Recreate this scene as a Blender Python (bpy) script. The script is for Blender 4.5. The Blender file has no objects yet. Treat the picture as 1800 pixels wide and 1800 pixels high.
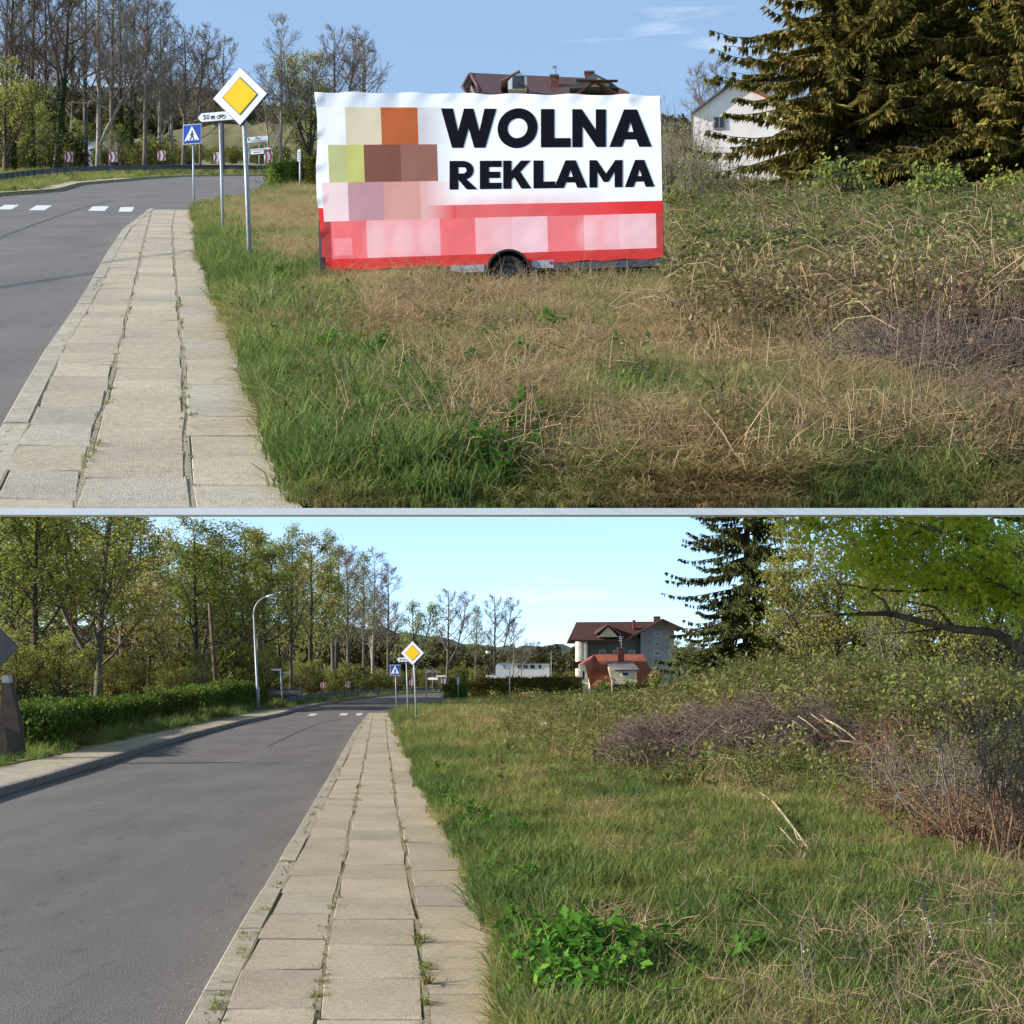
import bpy, math, random
import numpy as np
from mathutils import Vector, Matrix
R = math.radians
rng = np.random.default_rng(11)
random.seed(11)
SC = bpy.context.scene
COL = SC.collection

# ------------------------------------------------------------------ camera, sky, sun, exposure
F, HC, HL, HU = 2700.0, 1.6, 1196.0, 265.0      # focal length and horizons of the two streets in photograph pixels
SLOPE = (HL - HU) / F                            # the upper street climbs this hillside
cam_d = bpy.data.cameras.new('camera')
cam = bpy.data.objects.new('camera', cam_d); COL.objects.link(cam)
cam.location = (0, 0, HC); cam.rotation_euler = (R(90), 0, 0)
cam_d.sensor_width = 36; cam_d.lens = 36 * F / 1800
cam_d.shift_y = (HL - 900) / 1800
cam_d.clip_start = .1; cam_d.clip_end = 6000
SC.camera = cam
SUN_EL, SUN_BACK = 21, 6                         # elevation; azimuth: from the left, a little behind the camera
sd = Vector((-math.cos(R(SUN_BACK)) * math.cos(R(SUN_EL)), -math.sin(R(SUN_BACK)) * math.cos(R(SUN_EL)), math.sin(R(SUN_EL))))
sl = bpy.data.lights.new('sun', 'SUN'); sl.energy = 4.5; sl.angle = R(.55); sl.color = (1, .945, .86)
so = bpy.data.objects.new('sun', sl); COL.objects.link(so)
so.rotation_euler = sd.to_track_quat('Z', 'Y').to_euler(); so.location = (-40, -12, 30)
world = bpy.data.worlds.new('World'); SC.world = world; world.use_nodes = True
nt = world.node_tree; N = nt.nodes; LK = nt.links
bg = N['Background']; bg.inputs['Strength'].default_value = .148
sky = N.new('ShaderNodeTexSky'); sky.sky_type = 'NISHITA'; sky.sun_disc = False
sky.sun_elevation = R(SUN_EL); sky.sun_rotation = math.atan2(sd.x, sd.y)
sky.air_density = .46; sky.dust_density = .1; sky.ozone_density = 2.6
tc = N.new('ShaderNodeTexCoord'); mp = N.new('ShaderNodeMapping'); mp.inputs['Scale'].default_value = (1.6, 1.6, 11)
nz = N.new('ShaderNodeTexNoise'); nz.inputs['Scale'].default_value = 2.2; nz.inputs['Detail'].default_value = 6; nz.inputs['Roughness'].default_value = .6
rp = N.new('ShaderNodeValToRGB'); rp.color_ramp.elements[0].position = .6; rp.color_ramp.elements[1].position = .86
rp.color_ramp.elements[1].color = (.62, .62, .62, 1)
ve = N.new('ShaderNodeMixRGB'); ve.inputs[0].default_value = .2; ve.inputs[2].default_value = (4.3, 6.0, 6.9, 1)     # thin veil of high cloud
mx = N.new('ShaderNodeMixRGB'); mx.inputs[2].default_value = (5.6, 6.0, 6.5, 1)
LK.new(tc.outputs['Generated'], mp.inputs[0]); LK.new(mp.outputs[0], nz.inputs['Vector']); LK.new(nz.outputs[0], rp.inputs[0])
LK.new(sky.outputs[0], ve.inputs[1]); LK.new(rp.outputs[0], mx.inputs[0]); LK.new(ve.outputs[0], mx.inputs[1]); LK.new(mx.outputs[0], bg.inputs[0])
SC.view_settings.view_transform = 'Standard'; SC.view_settings.look = 'None'
SC.view_settings.exposure = .9; SC.view_settings.gamma = 1; SC.view_settings.use_curve_mapping = False
SC.cycles.max_bounces = 6; SC.cycles.diffuse_bounces = 3; SC.cycles.transmission_bounces = 3; SC.cycles.transparent_max_bounces = 8

# ------------------------------------------------------------------ helpers
def S(r, g, b, k=1.0):
    f = lambda c: (c / 12.92 if c <= .04045 else ((c + .055) / 1.055) ** 2.4)
    return (f(r / 255) * k, f(g / 255) * k, f(b / 255) * k)

def mat(name, c1, c2=None, scale=8, rough=.8, bump=0, bscale=None, metal=0, rnd=0, detail=5, spec=.3, ramp=(.35, .65)):
    m = bpy.data.materials.new(name); m.use_nodes = True
    t = m.node_tree; n = t.nodes; l = t.links; p = n['Principled BSDF']
    p.inputs['Roughness'].default_value = rough; p.inputs['Metallic'].default_value = metal
    p.inputs['Specular IOR Level'].default_value = spec
    tx = n.new('ShaderNodeTexCoord')
    out = None
    if c2 is not None:
        no = n.new('ShaderNodeTexNoise'); no.inputs['Scale'].default_value = scale; no.inputs['Detail'].default_value = detail
        no.inputs['Roughness'].default_value = .65
        l.new(tx.outputs['Object'], no.inputs['Vector'])
        r = n.new('ShaderNodeValToRGB'); r.color_ramp.elements[0].position, r.color_ramp.elements[1].position = ramp
        r.color_ramp.elements[0].color = (*c1, 1); r.color_ramp.elements[1].color = (*c2, 1)
        l.new(no.outputs['Fac'], r.inputs[0]); out = r.outputs[0]
    else:
        q = n.new('ShaderNodeRGB'); q.outputs[0].default_value = (*c1, 1); out = q.outputs[0]
    if rnd:
        oi = n.new('ShaderNodeObjectInfo'); mr = n.new('ShaderNodeMapRange')
        mr.inputs['To Min'].default_value = 1 - rnd; mr.inputs['To Max'].default_value = 1 + rnd
        l.new(oi.outputs['Random'], mr.inputs['Value'])
        h = n.new('ShaderNodeHueSaturation'); l.new(out, h.inputs['Color']); l.new(mr.outputs[0], h.inputs['Value']); out = h.outputs[0]
    l.new(out, p.inputs['Base Color'])
    if bump:
        nb = n.new('ShaderNodeTexNoise'); nb.inputs['Scale'].default_value = bscale or scale * 4; nb.inputs['Detail'].default_value = 4
        l.new(tx.outputs['Object'], nb.inputs['Vector'])
        b = n.new('ShaderNodeBump'); b.inputs['Strength'].default_value = bump; b.inputs['Distance'].default_value = .02
        l.new(nb.outputs['Fac'], b.inputs['Height']); l.new(b.outputs[0], p.inputs['Normal'])
    return m

def leafmat(name, c1, c2, scale=1.5, trans=.35, rnd=.18):
    m = bpy.data.materials.new(name); m.use_nodes = True
    t = m.node_tree; n = t.nodes; l = t.links; n.remove(n['Principled BSDF'])
    tx = n.new('ShaderNodeTexCoord'); no = n.new('ShaderNodeTexNoise'); no.inputs['Scale'].default_value = scale; no.inputs['Detail'].default_value = 3
    l.new(tx.outputs['Object'], no.inputs['Vector'])
    r = n.new('ShaderNodeValToRGB'); r.color_ramp.elements[0].position = .36; r.color_ramp.elements[1].position = .64
    r.color_ramp.elements[0].color = (*c1, 1); r.color_ramp.elements[1].color = (*c2, 1); l.new(no.outputs['Fac'], r.inputs[0])
    oi = n.new('ShaderNodeObjectInfo'); mr = n.new('ShaderNodeMapRange')
    mr.inputs['To Min'].default_value = 1 - rnd; mr.inputs['To Max'].default_value = 1 + rnd
    l.new(oi.outputs['Random'], mr.inputs['Value'])
    h = n.new('ShaderNodeHueSaturation'); l.new(r.outputs[0], h.inputs['Color']); l.new(mr.outputs[0], h.inputs['Value'])
    d = n.new('ShaderNodeBsdfDiffuse'); tr = n.new('ShaderNodeBsdfTranslucent'); mi = n.new('ShaderNodeMixShader'); mi.inputs[0].default_value = trans
    l.new(h.outputs[0], d.inputs[0]); l.new(h.outputs[0], tr.inputs[0]); l.new(d.outputs[0], mi.inputs[1]); l.new(tr.outputs[0], mi.inputs[2])
    l.new(mi.outputs[0], n['Material Output'].inputs[0])
    return m

def tintmat(name, stops, trans=.3):
    """colour comes from the scattered piece's own 'tint' (its kind: lush, dry, reddish)"""
    m = bpy.data.materials.new(name); m.use_nodes = True
    t = m.node_tree; n = t.nodes; l = t.links; n.remove(n['Principled BSDF'])
    a = n.new('ShaderNodeAttribute'); a.attribute_type = 'INSTANCER'; a.attribute_name = 'tint'
    r = n.new('ShaderNodeValToRGB'); e = r.color_ramp.elements
    e[0].position, e[0].color = stops[0][0], (*stops[0][1], 1); e[1].position, e[1].color = stops[-1][0], (*stops[-1][1], 1)
    for p_, c_ in stops[1:-1]:
        k = e.new(p_); k.color = (*c_, 1)
    l.new(a.outputs['Fac'], r.inputs[0])
    oi = n.new('ShaderNodeObjectInfo'); mr = n.new('ShaderNodeMapRange'); mr.inputs['To Min'].default_value = .72; mr.inputs['To Max'].default_value = 1.28
    l.new(oi.outputs['Random'], mr.inputs['Value'])
    h = n.new('ShaderNodeHueSaturation'); l.new(r.outputs[0], h.inputs['Color']); l.new(mr.outputs[0], h.inputs['Value'])
    d = n.new('ShaderNodeBsdfDiffuse'); tr = n.new('ShaderNodeBsdfTranslucent'); mi = n.new('ShaderNodeMixShader'); mi.inputs[0].default_value = trans
    l.new(h.outputs[0], d.inputs[0]); l.new(h.outputs[0], tr.inputs[0]); l.new(d.outputs[0], mi.inputs[1]); l.new(tr.outputs[0], mi.inputs[2])
    l.new(mi.outputs[0], n['Material Output'].inputs[0])
    return m

class MB:
    """collects vertices and faces, builds ONE mesh object"""
    def __init__(s): s.v = []; s.f = []; s.n = 0
    def add(s, v, f, mi=0, smooth=False):
        v = np.asarray(v, float).reshape(-1, 3)
        for a in (f if isinstance(f, list) and f and isinstance(f[0], np.ndarray) else [np.asarray(f)]):
            s.f.append((a + s.n, mi, smooth))
        s.v.append(v); s.n += len(v); return s
    def poly(s, pts, mi=0):
        return s.add(pts, np.arange(len(pts))[None, :], mi)
    def quads(s, v, mi=0):
        v = np.asarray(v, float).reshape(-1, 3); return s.add(v, np.arange(len(v)).reshape(-1, 4), mi)
    def box(s, c, d, mi=0, rz=0, M=None):
        x, y, z = np.array(d) / 2
        v = np.array([(-x, -y, -z), (x, -y, -z), (x, y, -z), (-x, y, -z), (-x, -y, z), (x, -y, z), (x, y, z), (-x, y, z)])
        if rz: cs, sn = math.cos(rz), math.sin(rz); v = v @ np.array([(cs, sn, 0), (-sn, cs, 0), (0, 0, 1)])
        if M is not None: v = v @ np.array(M.to_3x3()).T
        return s.add(v + np.array(c), [(0, 3, 2, 1), (4, 5, 6, 7), (0, 1, 5, 4), (1, 2, 6, 5), (2, 3, 7, 6), (3, 0, 4, 7)], mi)
    def tube(s, pts, rad, k=6, mi=0, smooth=True, cap=True):
        p = np.asarray(pts, float); n = len(p); rad = np.broadcast_to(np.asarray(rad, float), (n,))
        d = np.gradient(p, axis=0); d /= np.linalg.norm(d, axis=1)[:, None] + 1e-9
        up = np.array((0, 0, 1.)) if abs(d[:, 2].mean()) < .8 else np.array((1., 0, 0))
        a = np.cross(d, up); a /= np.linalg.norm(a, axis=1)[:, None] + 1e-9; b = np.cross(d, a)
        t = np.arange(k) * 2 * math.pi / k
        v = p[:, None] + rad[:, None, None] * (np.cos(t)[None, :, None] * a[:, None] + np.sin(t)[None, :, None] * b[:, None])
        i = np.arange(n - 1)[:, None] * k; j = np.arange(k)[None]; j2 = (j + 1) % k
        q = np.stack([i + j, i + j2, i + k + j2, i + k + j], -1).reshape(-1, 4)
        fs = [q]
        if cap and k > 3: fs += [np.arange(k)[None, ::-1].copy(), (np.arange(k) + (n - 1) * k)[None]]
        return s.add(v, fs, mi, smooth)
    def prism(s, pts, y0, y1, mi=0):
        """outline in (x,z) pushed along y"""
        p = np.asarray(pts, float); n = len(p)
        a = np.c_[p[:, 0], np.full(n, y0), p[:, 1]]; b = np.c_[p[:, 0], np.full(n, y1), p[:, 1]]
        i = np.arange(n); j = (i + 1) % n
        return s.add(np.r_[a, b], [i[None], (i + n)[None, ::-1].copy(), np.stack([i, i + n, j + n, j], 1)], mi)
    def ring(s, c, ro, ri, y0, y1, mi=0, k=24, a0=0, a1=360, sx=1, sz=1):
        full = abs(a1 - a0) >= 360; n = k if full else k + 1
        t = np.radians(np.linspace(a0, a1, n, endpoint=not full))
        u = np.c_[np.cos(t) * sx, np.sin(t) * sz]
        P = lambda r, y: np.c_[c[0] + u[:, 0] * r, np.full(n, y), c[1] + u[:, 1] * r]
        v = np.r_[P(ro, y0), P(ri, y0), P(ro, y1), P(ri, y1)]
        i = np.arange(n if full else n - 1); j = (i + 1) % n
        fs = [np.stack([i, i + n, j + n, j], 1), np.stack([i + 2 * n, j + 2 * n, j + 3 * n, i + 3 * n], 1),
              np.stack([i, j, j + 2 * n, i + 2 * n], 1), np.stack([i + n, i + 3 * n, j + 3 * n, j + n], 1)]
        return s.add(v, fs, mi)
    def mesh(s, name, mats):
        me = bpy.data.meshes.new(name)
        v = np.concatenate(s.v) if s.v else np.zeros((0, 3))
        loops = np.concatenate([f.ravel() for f, _, _ in s.f]); cnt = np.concatenate([np.full(len(f), f.shape[1]) for f, _, _ in s.f])
        me.vertices.add(len(v)); me.vertices.foreach_set('co', v.astype(np.float32).ravel())
        me.loops.add(len(loops)); me.loops.foreach_set('vertex_index', loops.astype(np.int32))
        me.polygons.add(len(cnt)); st = np.r_[0, np.cumsum(cnt)[:-1]]
        me.polygons.foreach_set('loop_start', st.astype(np.int32)); me.polygons.foreach_set('loop_total', cnt.astype(np.int32))
        me.polygons.foreach_set('material_index', np.concatenate([np.full(len(f), m) for f, m, _ in s.f]).astype(np.int32))
        me.polygons.foreach_set('use_smooth', np.concatenate([np.full(len(f), sm) for f, _, sm in s.f]).astype(bool))
        for m in (mats if isinstance(mats, (list, tuple)) else [mats]): me.materials.append(m)
        me.update(calc_edges=True)
        return me
    def build(s, name, mats, parent=None, loc=None):
        return put(name, s.mesh(name, mats), parent, loc)

def put(name, me, parent=None, loc=None):
    o = bpy.data.objects.new(name, me); COL.objects.link(o)
    if parent is not None: o.parent = parent
    if loc is not None: o.location = loc
    return o
def tag(o, label, cat, group=None):
    o['label'] = label; o['category'] = cat
    if group: o['group'] = group
    return o
def thing(name, label, cat, loc=(0, 0, 0), rz=0, group=None):
    o = put(name, None, None, loc); o.rotation_euler = (0, 0, rz); o.empty_display_size = .2
    return tag(o, label, cat, group)
def kind(o, k): o['kind'] = k; return o
def copy_tree(o, parent=None):
    c = o.copy(); COL.objects.link(c); c.parent = parent
    for ch in list(o.children): copy_tree(ch, c)
    return c

# smooth value noise on the plane
_NG = rng.random((64, 64))
def vn(x, y):
    x = np.asarray(x, float); y = np.asarray(y, float)
    xi = np.floor(x).astype(int); yi = np.floor(y).astype(int); fx = x - xi; fy = y - yi
    fx = fx * fx * (3 - 2 * fx); fy = fy * fy * (3 - 2 * fy)
    g = lambda a, b: _NG[a % 64, b % 64]
    return (g(xi, yi) * (1 - fx) + g(xi + 1, yi) * fx) * (1 - fy) + (g(xi, yi + 1) * (1 - fx) + g(xi + 1, yi + 1) * fx) * fy
def fbm(x, y, o=3): return sum(vn(x * 2 ** i + 7.3 * i, y * 2 ** i + 3.1 * i) / 2 ** (i + 1) for i in range(o)) / (1 - .5 ** o)
def gauss(x, d, cx, cd, sx, sy): return np.exp(-((x - cx) / sx) ** 2 - ((d - cd) / sy) ** 2)

class Street:
    """one of the two streets: a plane of slope a; photograph measurements are turned into places on it"""
    def __init__(s, H, a, bumps): s.H = H; s.a = a; s.bumps = bumps; s.rough = lambda X, D: 0
    def D(s, y, z=0): return F * (HC - z) / (np.asarray(y, float) - s.H)
    def bump(s, X, D):
        X = np.asarray(X, float); D = np.asarray(D, float)
        return sum(h * gauss(X, D, cx, cd, sx, sy) for cx, cd, sx, sy, h in s.bumps) + .05 * (fbm(X * .9 + 30, D * .45) - .5) + s.rough(X, D)
    def p(s, x, y, z=0):
        D = float(s.D(y, z)); return Vector(((x - 900) / F * D, D, s.a * D + z))
    def on(s, X, D, dz=0): return Vector((X, D, s.a * D + float(s.bump(X, D)) + dz))
    def px(s, X, D): return 900 + F * X / D, s.H + F * HC / D
    def at(s, x, D, z=0): return Vector(((x - 900) / F * D, D, s.a * D + z))
    def line(s, pts, z=0):
        pts = np.array(pts, float); d = s.D(pts[:, 1], z); X = (pts[:, 0] - 900) / F * d; k = np.argsort(d)
        d, X = d[k], X[k]
        def f(D):
            D = np.asarray(D, float); r = np.interp(D, d, X)
            sl0 = (X[1] - X[0]) / (d[1] - d[0]); return np.where(D < d[0], X[0] + sl0 * (D - d[0]), r)
        return f
def wz(y, D): return HC + (HL - y) / F * D          # height of a point seen at photograph row y when it stands D metres away
def wx(x, D): return (x - 900) / F * D
UP = Street(HU, SLOPE, [(8.5, 30, 5.5, 9, .15), (4.5, 13, 1.6, 2.5, .12)])
LO = Street(HL, 0.0, [(6.8, 37, 4.6, 8, 1.25), (12.5, 44, 5, 10, .9), (1.5, 60, 8, 12, .25)])

UP.rough = lambda X, D: .42 * np.clip((X - 2.2) / 3, 0, 1) * np.clip((np.asarray(D, float) - 14) / 6, 0, 1) * np.clip((70 - D) / 20, 0, 1) * (fbm(X * .75 + 11, np.asarray(D, float) * .32) - .45)
LO.rough = lambda X, D: .6 * np.clip((X - 2.5) / 3, 0, 1) * np.clip((np.asarray(D, float) - 24) / 6, 0, 1) * np.clip((90 - D) / 20, 0, 1) * (fbm(X * .7 + 5, np.asarray(D, float) * .3) - .45)

# ------------------------------------------------------------------ materials of the setting
M_soil = mat('meadow soil', S(112, 102, 66), S(150, 138, 98), 5, .95, .8, 30)
M_asph = mat('worn asphalt', S(92, 87, 86), S(134, 129, 125), 85, .9, .7, 120, spec=.2, ramp=(.3, .7), detail=9)
def asphalt_wear(m):
    t = m.node_tree; n = t.nodes; l = t.links; p = n['Principled BSDF']; src = p.inputs['Base Color'].links[0].from_socket; tx = [q for q in n if q.type == 'TEX_COORD'][0]
    for sc_, ms, lo, hi, a0, a1 in ((.9, (1, .35, 1), .35, .7, .86, 1.08), (2.4, (1.0, .05, 1), .3, .7, .93, 1.05), (7, (1, .3, 1), .6, .72, 1.0, .8), (120, (1, .5, 1), .6, .66, 1.0, 1.35)):
        mp_ = n.new('ShaderNodeMapping'); mp_.inputs['Scale'].default_value = ms; no = n.new('ShaderNodeTexNoise'); no.inputs['Scale'].default_value = sc_; no.inputs['Detail'].default_value = 4
        mr = n.new('ShaderNodeMapRange'); mr.inputs['From Min'].default_value = lo; mr.inputs['From Max'].default_value = hi; mr.inputs['To Min'].default_value = a0; mr.inputs['To Max'].default_value = a1
        h = n.new('ShaderNodeHueSaturation'); l.new(tx.outputs['Object'], mp_.inputs[0]); l.new(mp_.outputs[0], no.inputs['Vector']); l.new(no.outputs['Fac'], mr.inputs['Value']); l.new(mr.outputs[0], h.inputs['Value']); l.new(src, h.inputs['Color']); src = h.outputs[0]
    l.new(src, p.inputs['Base Color'])
asphalt_wear(M_asph)
M_slab = mat('concrete paving slab', S(172, 158, 137), S(197, 182, 159), 26, .92, .8, 150, rnd=.09, spec=.15)
M_slab2 = mat('bluish concrete paving slab', S(162, 152, 136), S(186, 174, 155), 26, .92, .6, 120, rnd=.08, spec=.15)
def slab_wear(m):
    t = m.node_tree; n = t.nodes; l = t.links; p = n['Principled BSDF']; src = p.inputs['Base Color'].links[0].from_socket
    ge = n.new('ShaderNodeNewGeometry')
    for sc_, lo, hi, a0, a1 in ((1.3, .35, .68, .88, 1.06), (7, .55, .75, 1.0, .86), (90, .6, .72, 1.0, .8)):
        no = n.new('ShaderNodeTexNoise'); no.inputs['Scale'].default_value = sc_; no.inputs['Detail'].default_value = 5; mr = n.new('ShaderNodeMapRange')
        mr.inputs['From Min'].default_value = lo; mr.inputs['From Max'].default_value = hi; mr.inputs['To Min'].default_value = a0; mr.inputs['To Max'].default_value = a1
        h = n.new('ShaderNodeHueSaturation'); l.new(ge.outputs['Position'], no.inputs['Vector']); l.new(no.outputs['Fac'], mr.inputs['Value']); l.new(mr.outputs[0], h.inputs['Value']); l.new(src, h.inputs['Color']); src = h.outputs[0]
    l.new(src, p.inputs['Base Color'])
slab_wear(M_slab); slab_wear(M_slab2)
M_sand = mat('joint sand', S(128, 116, 94), S(170, 157, 132), 30, .95, .8, 90)
M_kerb = mat('kerb concrete', S(156, 146, 128), S(182, 171, 151), 10, .9, .4, 90, rnd=.07, spec=.15); slab_wear(M_kerb)
M_path = mat('trodden gravel pavement', S(152, 141, 118), S(182, 170, 146), 3, .95, .5, 60)
M_paint = mat('road paint', S(215, 212, 208), S(170, 166, 164), 6, .7, ramp=(.45, .8))
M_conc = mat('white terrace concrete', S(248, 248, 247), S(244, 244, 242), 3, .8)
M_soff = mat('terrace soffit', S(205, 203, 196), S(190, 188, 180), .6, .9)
M_hill = mat('far wooded hillside', S(52, 58, 40), S(82, 84, 52), .05, 1, ramp=(.4, .6))
M_field = mat('far meadow', S(88, 86, 50), S(116, 104, 68), .05, 1)

def strip(mb, A, B, D, za, zb, st, mi=0):
    """sheet between the lines A(D) and B(D)"""
    D = np.asarray(D, float); a = np.c_[A, D, st.a * D + za]; b = np.c_[B, D, st.a * D + zb]; n = len(D)
    i = np.arange(n - 1); mb.add(np.r_[a, b], np.stack([i, i + n, i + n + 1, i + 1], 1), mi)

def lerp_row(a, b, n): return a + (b - a) * np.linspace(0, 1, n)

def terrain(name, st, left, right, lowL, far, near, xr_px, xl_px, road_end):
    """ground sheet: the verge left of the road, a trench under road and pavement, the meadow on the right"""
    D = np.geomspace(near, far, 130); rows = []
    for d in D:
        l, r = float(left(d)), float(right(d)); mL = (xl_px - 900) / F * d - (.62 if st is UP else .9); mR = (xr_px - 900) / F * d + 1.2
        l = max(l, mL + .05); r = max(r, l + .1)
        A = lerp_row(mL, l, 10); B = np.array([l + .01, (l + r) / 2, r - .05]); Cc = lerp_row(r - .03, mR, 74)
        zA = st.bump(A, np.full(10, d)) + lowL; zB = np.full(3, (-.4 if st is LO else -min(.024 + .08 * (d - near), .125)) if d < road_end else -.05); zC = st.bump(Cc, np.full(74, d)) - .015
        zA[-1] = lowL; zC[0] = -.02
        x = np.r_[A, B, Cc]; rows.append(np.c_[x, np.full(len(x), d), st.a * d + np.r_[zA, zB, zC]])
    v = np.array(rows); n, m = v.shape[:2]; i = np.arange(n - 1)[:, None] * m; j = np.arange(m - 1)[None]
    mb = MB(); mb.add(v, np.stack([i + j, i + j + 1, i + j + 1 + m, i + j + m], -1).reshape(-1, 4), 0, True)
    return kind(mb.build(name, M_soil), 'structure')

def pavement(st, lines, Ds, stagger, jit, blue, clip):
    """bedding sheet plus one slab object per paving slab; three columns"""
    kin, j1, j2, rt, kout = lines
    mb = MB(); dd = np.linspace(max(Ds[0], clip), Ds[-1], 60); strip(mb, kin(dd) - .02, rt(dd) + .05, dd, -.017, -.017, st)
    base = kind(mb.build('pavement', M_sand), 'structure')
    jm = MB(); dj = np.linspace(max(Ds[0], clip), Ds[-1], 90)
    for f_, g0_, g1_ in ((kin, -.004, .014), (j1, -.014, .016), (j2, -.014, .02)): strip(jm, f_(dj) + g0_, f_(dj) + g1_, dj, -.0028, -.0028, st)
    jm.build('joint_filling', M_sand, base)
    cols = [(kin, j1, .012, .0), (j1, j2, .014, .02), (j2, rt, .018, -.02)]
    for ci, (a, b, g0, g1) in enumerate(cols):
        for i in range(len(Ds) - 1):
            o = stagger[ci] * (Ds[i + 1] - Ds[i])
            d0, d1 = Ds[i] + o + rng.uniform(.006, .024), Ds[i + 1] + o - rng.uniform(.006, .024)
            d0 = max(d0, clip)
            if d1 - d0 < .1: continue
            h = [float(rng.normal(0, jit)) for _ in range(4)]; yaw = rng.normal(0, .006)
            def c(fr, d, k):
                x = float(a(d)) + g0 + fr * (float(b(d)) - .012 - float(a(d)) - g0)
                dy = d + yaw * (fr - .5) * 3
                return np.array((x + rng.normal(0, .008), dy, st.a * dy + h[k]))
            q = [c(0, d0, 0), c(1, d0, 1), c(1, d1, 2), c(0, d1, 3)]
            if ci == 2:
                q[1][0] += rng.normal(0, .03); q[2][0] += rng.normal(0, .03)
            q = np.array(q); cen = q.mean(0); top = cen + (q - cen) * np.array((.98, .986, 1)); lo = q - np.array((0, 0, .004)); bt = q - np.array((0, 0, .024))
            m_ = MB(); k = np.arange(4); k2 = (k + 1) % 4
            m_.add(np.r_[top, lo, bt] - cen, np.r_[[[0, 1, 2, 3]], np.stack([k + 4, k2 + 4, k2, k], 1), np.stack([k + 8, k2 + 8, k2 + 4, k + 4], 1)])
            m_.build('paving_slab', M_slab2 if rng.random() < blue else M_slab, base, cen)
    return base

def kerb(st, line, D0, D1, step, w, side, ztop, zbot, mater=None):
    root = kind(put('kerb', None), 'structure'); d = D0
    while d < D1:
        e = min(d + step * rng.uniform(.94, 1.06), D1); a = d + .012; b = e - .012
        x0, x1 = float(line(a)), float(line(b)); z = ztop + rng.normal(0, .004)
        P = lambda x, dd, zz: np.array((x, dd, st.a * dd + zz))
        w_ = w * side; c = .015 * side
        o = P((x0 + x1) / 2, (a + b) / 2, 0)
        prof = [(0, zbot), (0, z - .02), (c, z), (w_, z), (w_, zbot)]
        va = np.array([P(x0 + q, a, zz) for q, zz in prof]) - o; vb = np.array([P(x1 + q, b, zz) for q, zz in prof]) - o
        n = len(prof); i = np.arange(n - 1)
        m_ = MB(); m_.add(np.r_[va, vb], [np.stack([i, i + 1, i + 1 + n, i + n], 1), np.arange(n)[None], (np.arange(n) + n)[None, ::-1].copy()])
        m_.build('kerb_stone', mater or M_kerb, root, o); d = e
    return root

# ------------------------------------------------------------------ upper street
U_near = float(UP.D(893))
u_kout = UP.line([(-100, 920), (-30, 799), (7, 735), (77, 613), (143, 520), (187, 443), (217, 400), (257, 370), (263, 364)])
u_kin = UP.line([(-70, 920), (-22, 830), (43, 700), (73, 657), (110, 607), (150, 533), (190, 460), (215, 410), (258, 372), (270, 364)])
u_j1 = UP.line([(127, 920), (133, 893), (147, 833), (167, 757), (187, 697), (203, 637), (220, 563), (237, 500), (253, 423), (267, 370), (285, 364)])
u_j2 = UP.line([(340, 920), (337, 893), (328, 817), (325, 717), (322, 637), (315, 560), (308, 477), (302, 400), (308, 367)])
u_rt = UP.line([(531, 920), (523, 897), (507, 830), (473, 750), (447, 677), (427, 610), (397, 560), (373, 500), (353, 460), (347, 417), (337, 367)])
u_R = UP.line([(531, 920), (523, 897), (507, 830), (473, 750), (447, 677), (427, 610), (397, 560), (373, 500), (353, 460), (347, 417), (337, 367),
               (360, 359), (420, 350), (447, 345), (466, 337), (474, 325), (500, 315), (560, 308), (700, 306)])
u_L = UP.line([(-260, 380), (-120, 352), (0, 340), (100, 333), (140, 322), (260, 312), (333, 307.5), (467, 306), (560, 305.5)])
terrain('ground', UP, u_L, u_R, .0, 420, U_near, 1840, -18, 104)
mb = MB(); dd = np.geomspace(7.25, 104, 90)
strip(mb, np.maximum(u_L(dd), (-18 - 900) / F * dd - .6), np.where(dd < 42.6, u_kout(np.minimum(dd, 43)) + .12, u_R(dd)), dd, -.1, -.1, UP)
kind(mb.build('road', M_asph), 'structure')
ds = np.arange(-1, 60) * .635 + U_near
pavement(UP, (lambda D: u_kout(D) + .156, u_j1, u_j2, u_rt, u_kout), ds[ds < 42.2], (.3, .0, -.25), .003, .14, U_near)
kerb(UP, u_kout, 7.3, 43, 1.75, .155, 1, -.001, -.11)
for (x0, x1, y0, y1, sk) in ((50, 78, 361, 369.5, 14), (155, 184, 362.5, 370.5, 8), (208, 232, 364, 372, 4), (-6, 20, 360, 368, 14)):
    mb = MB(); z = -.096
    mb.quads([UP.p(x0, y1, z), UP.p(x1, y1, z), UP.p(x1 + sk, y0, z), UP.p(x0 + sk, y0, z)]); kind(mb.build('road_marking', M_paint), 'structure')
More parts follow.
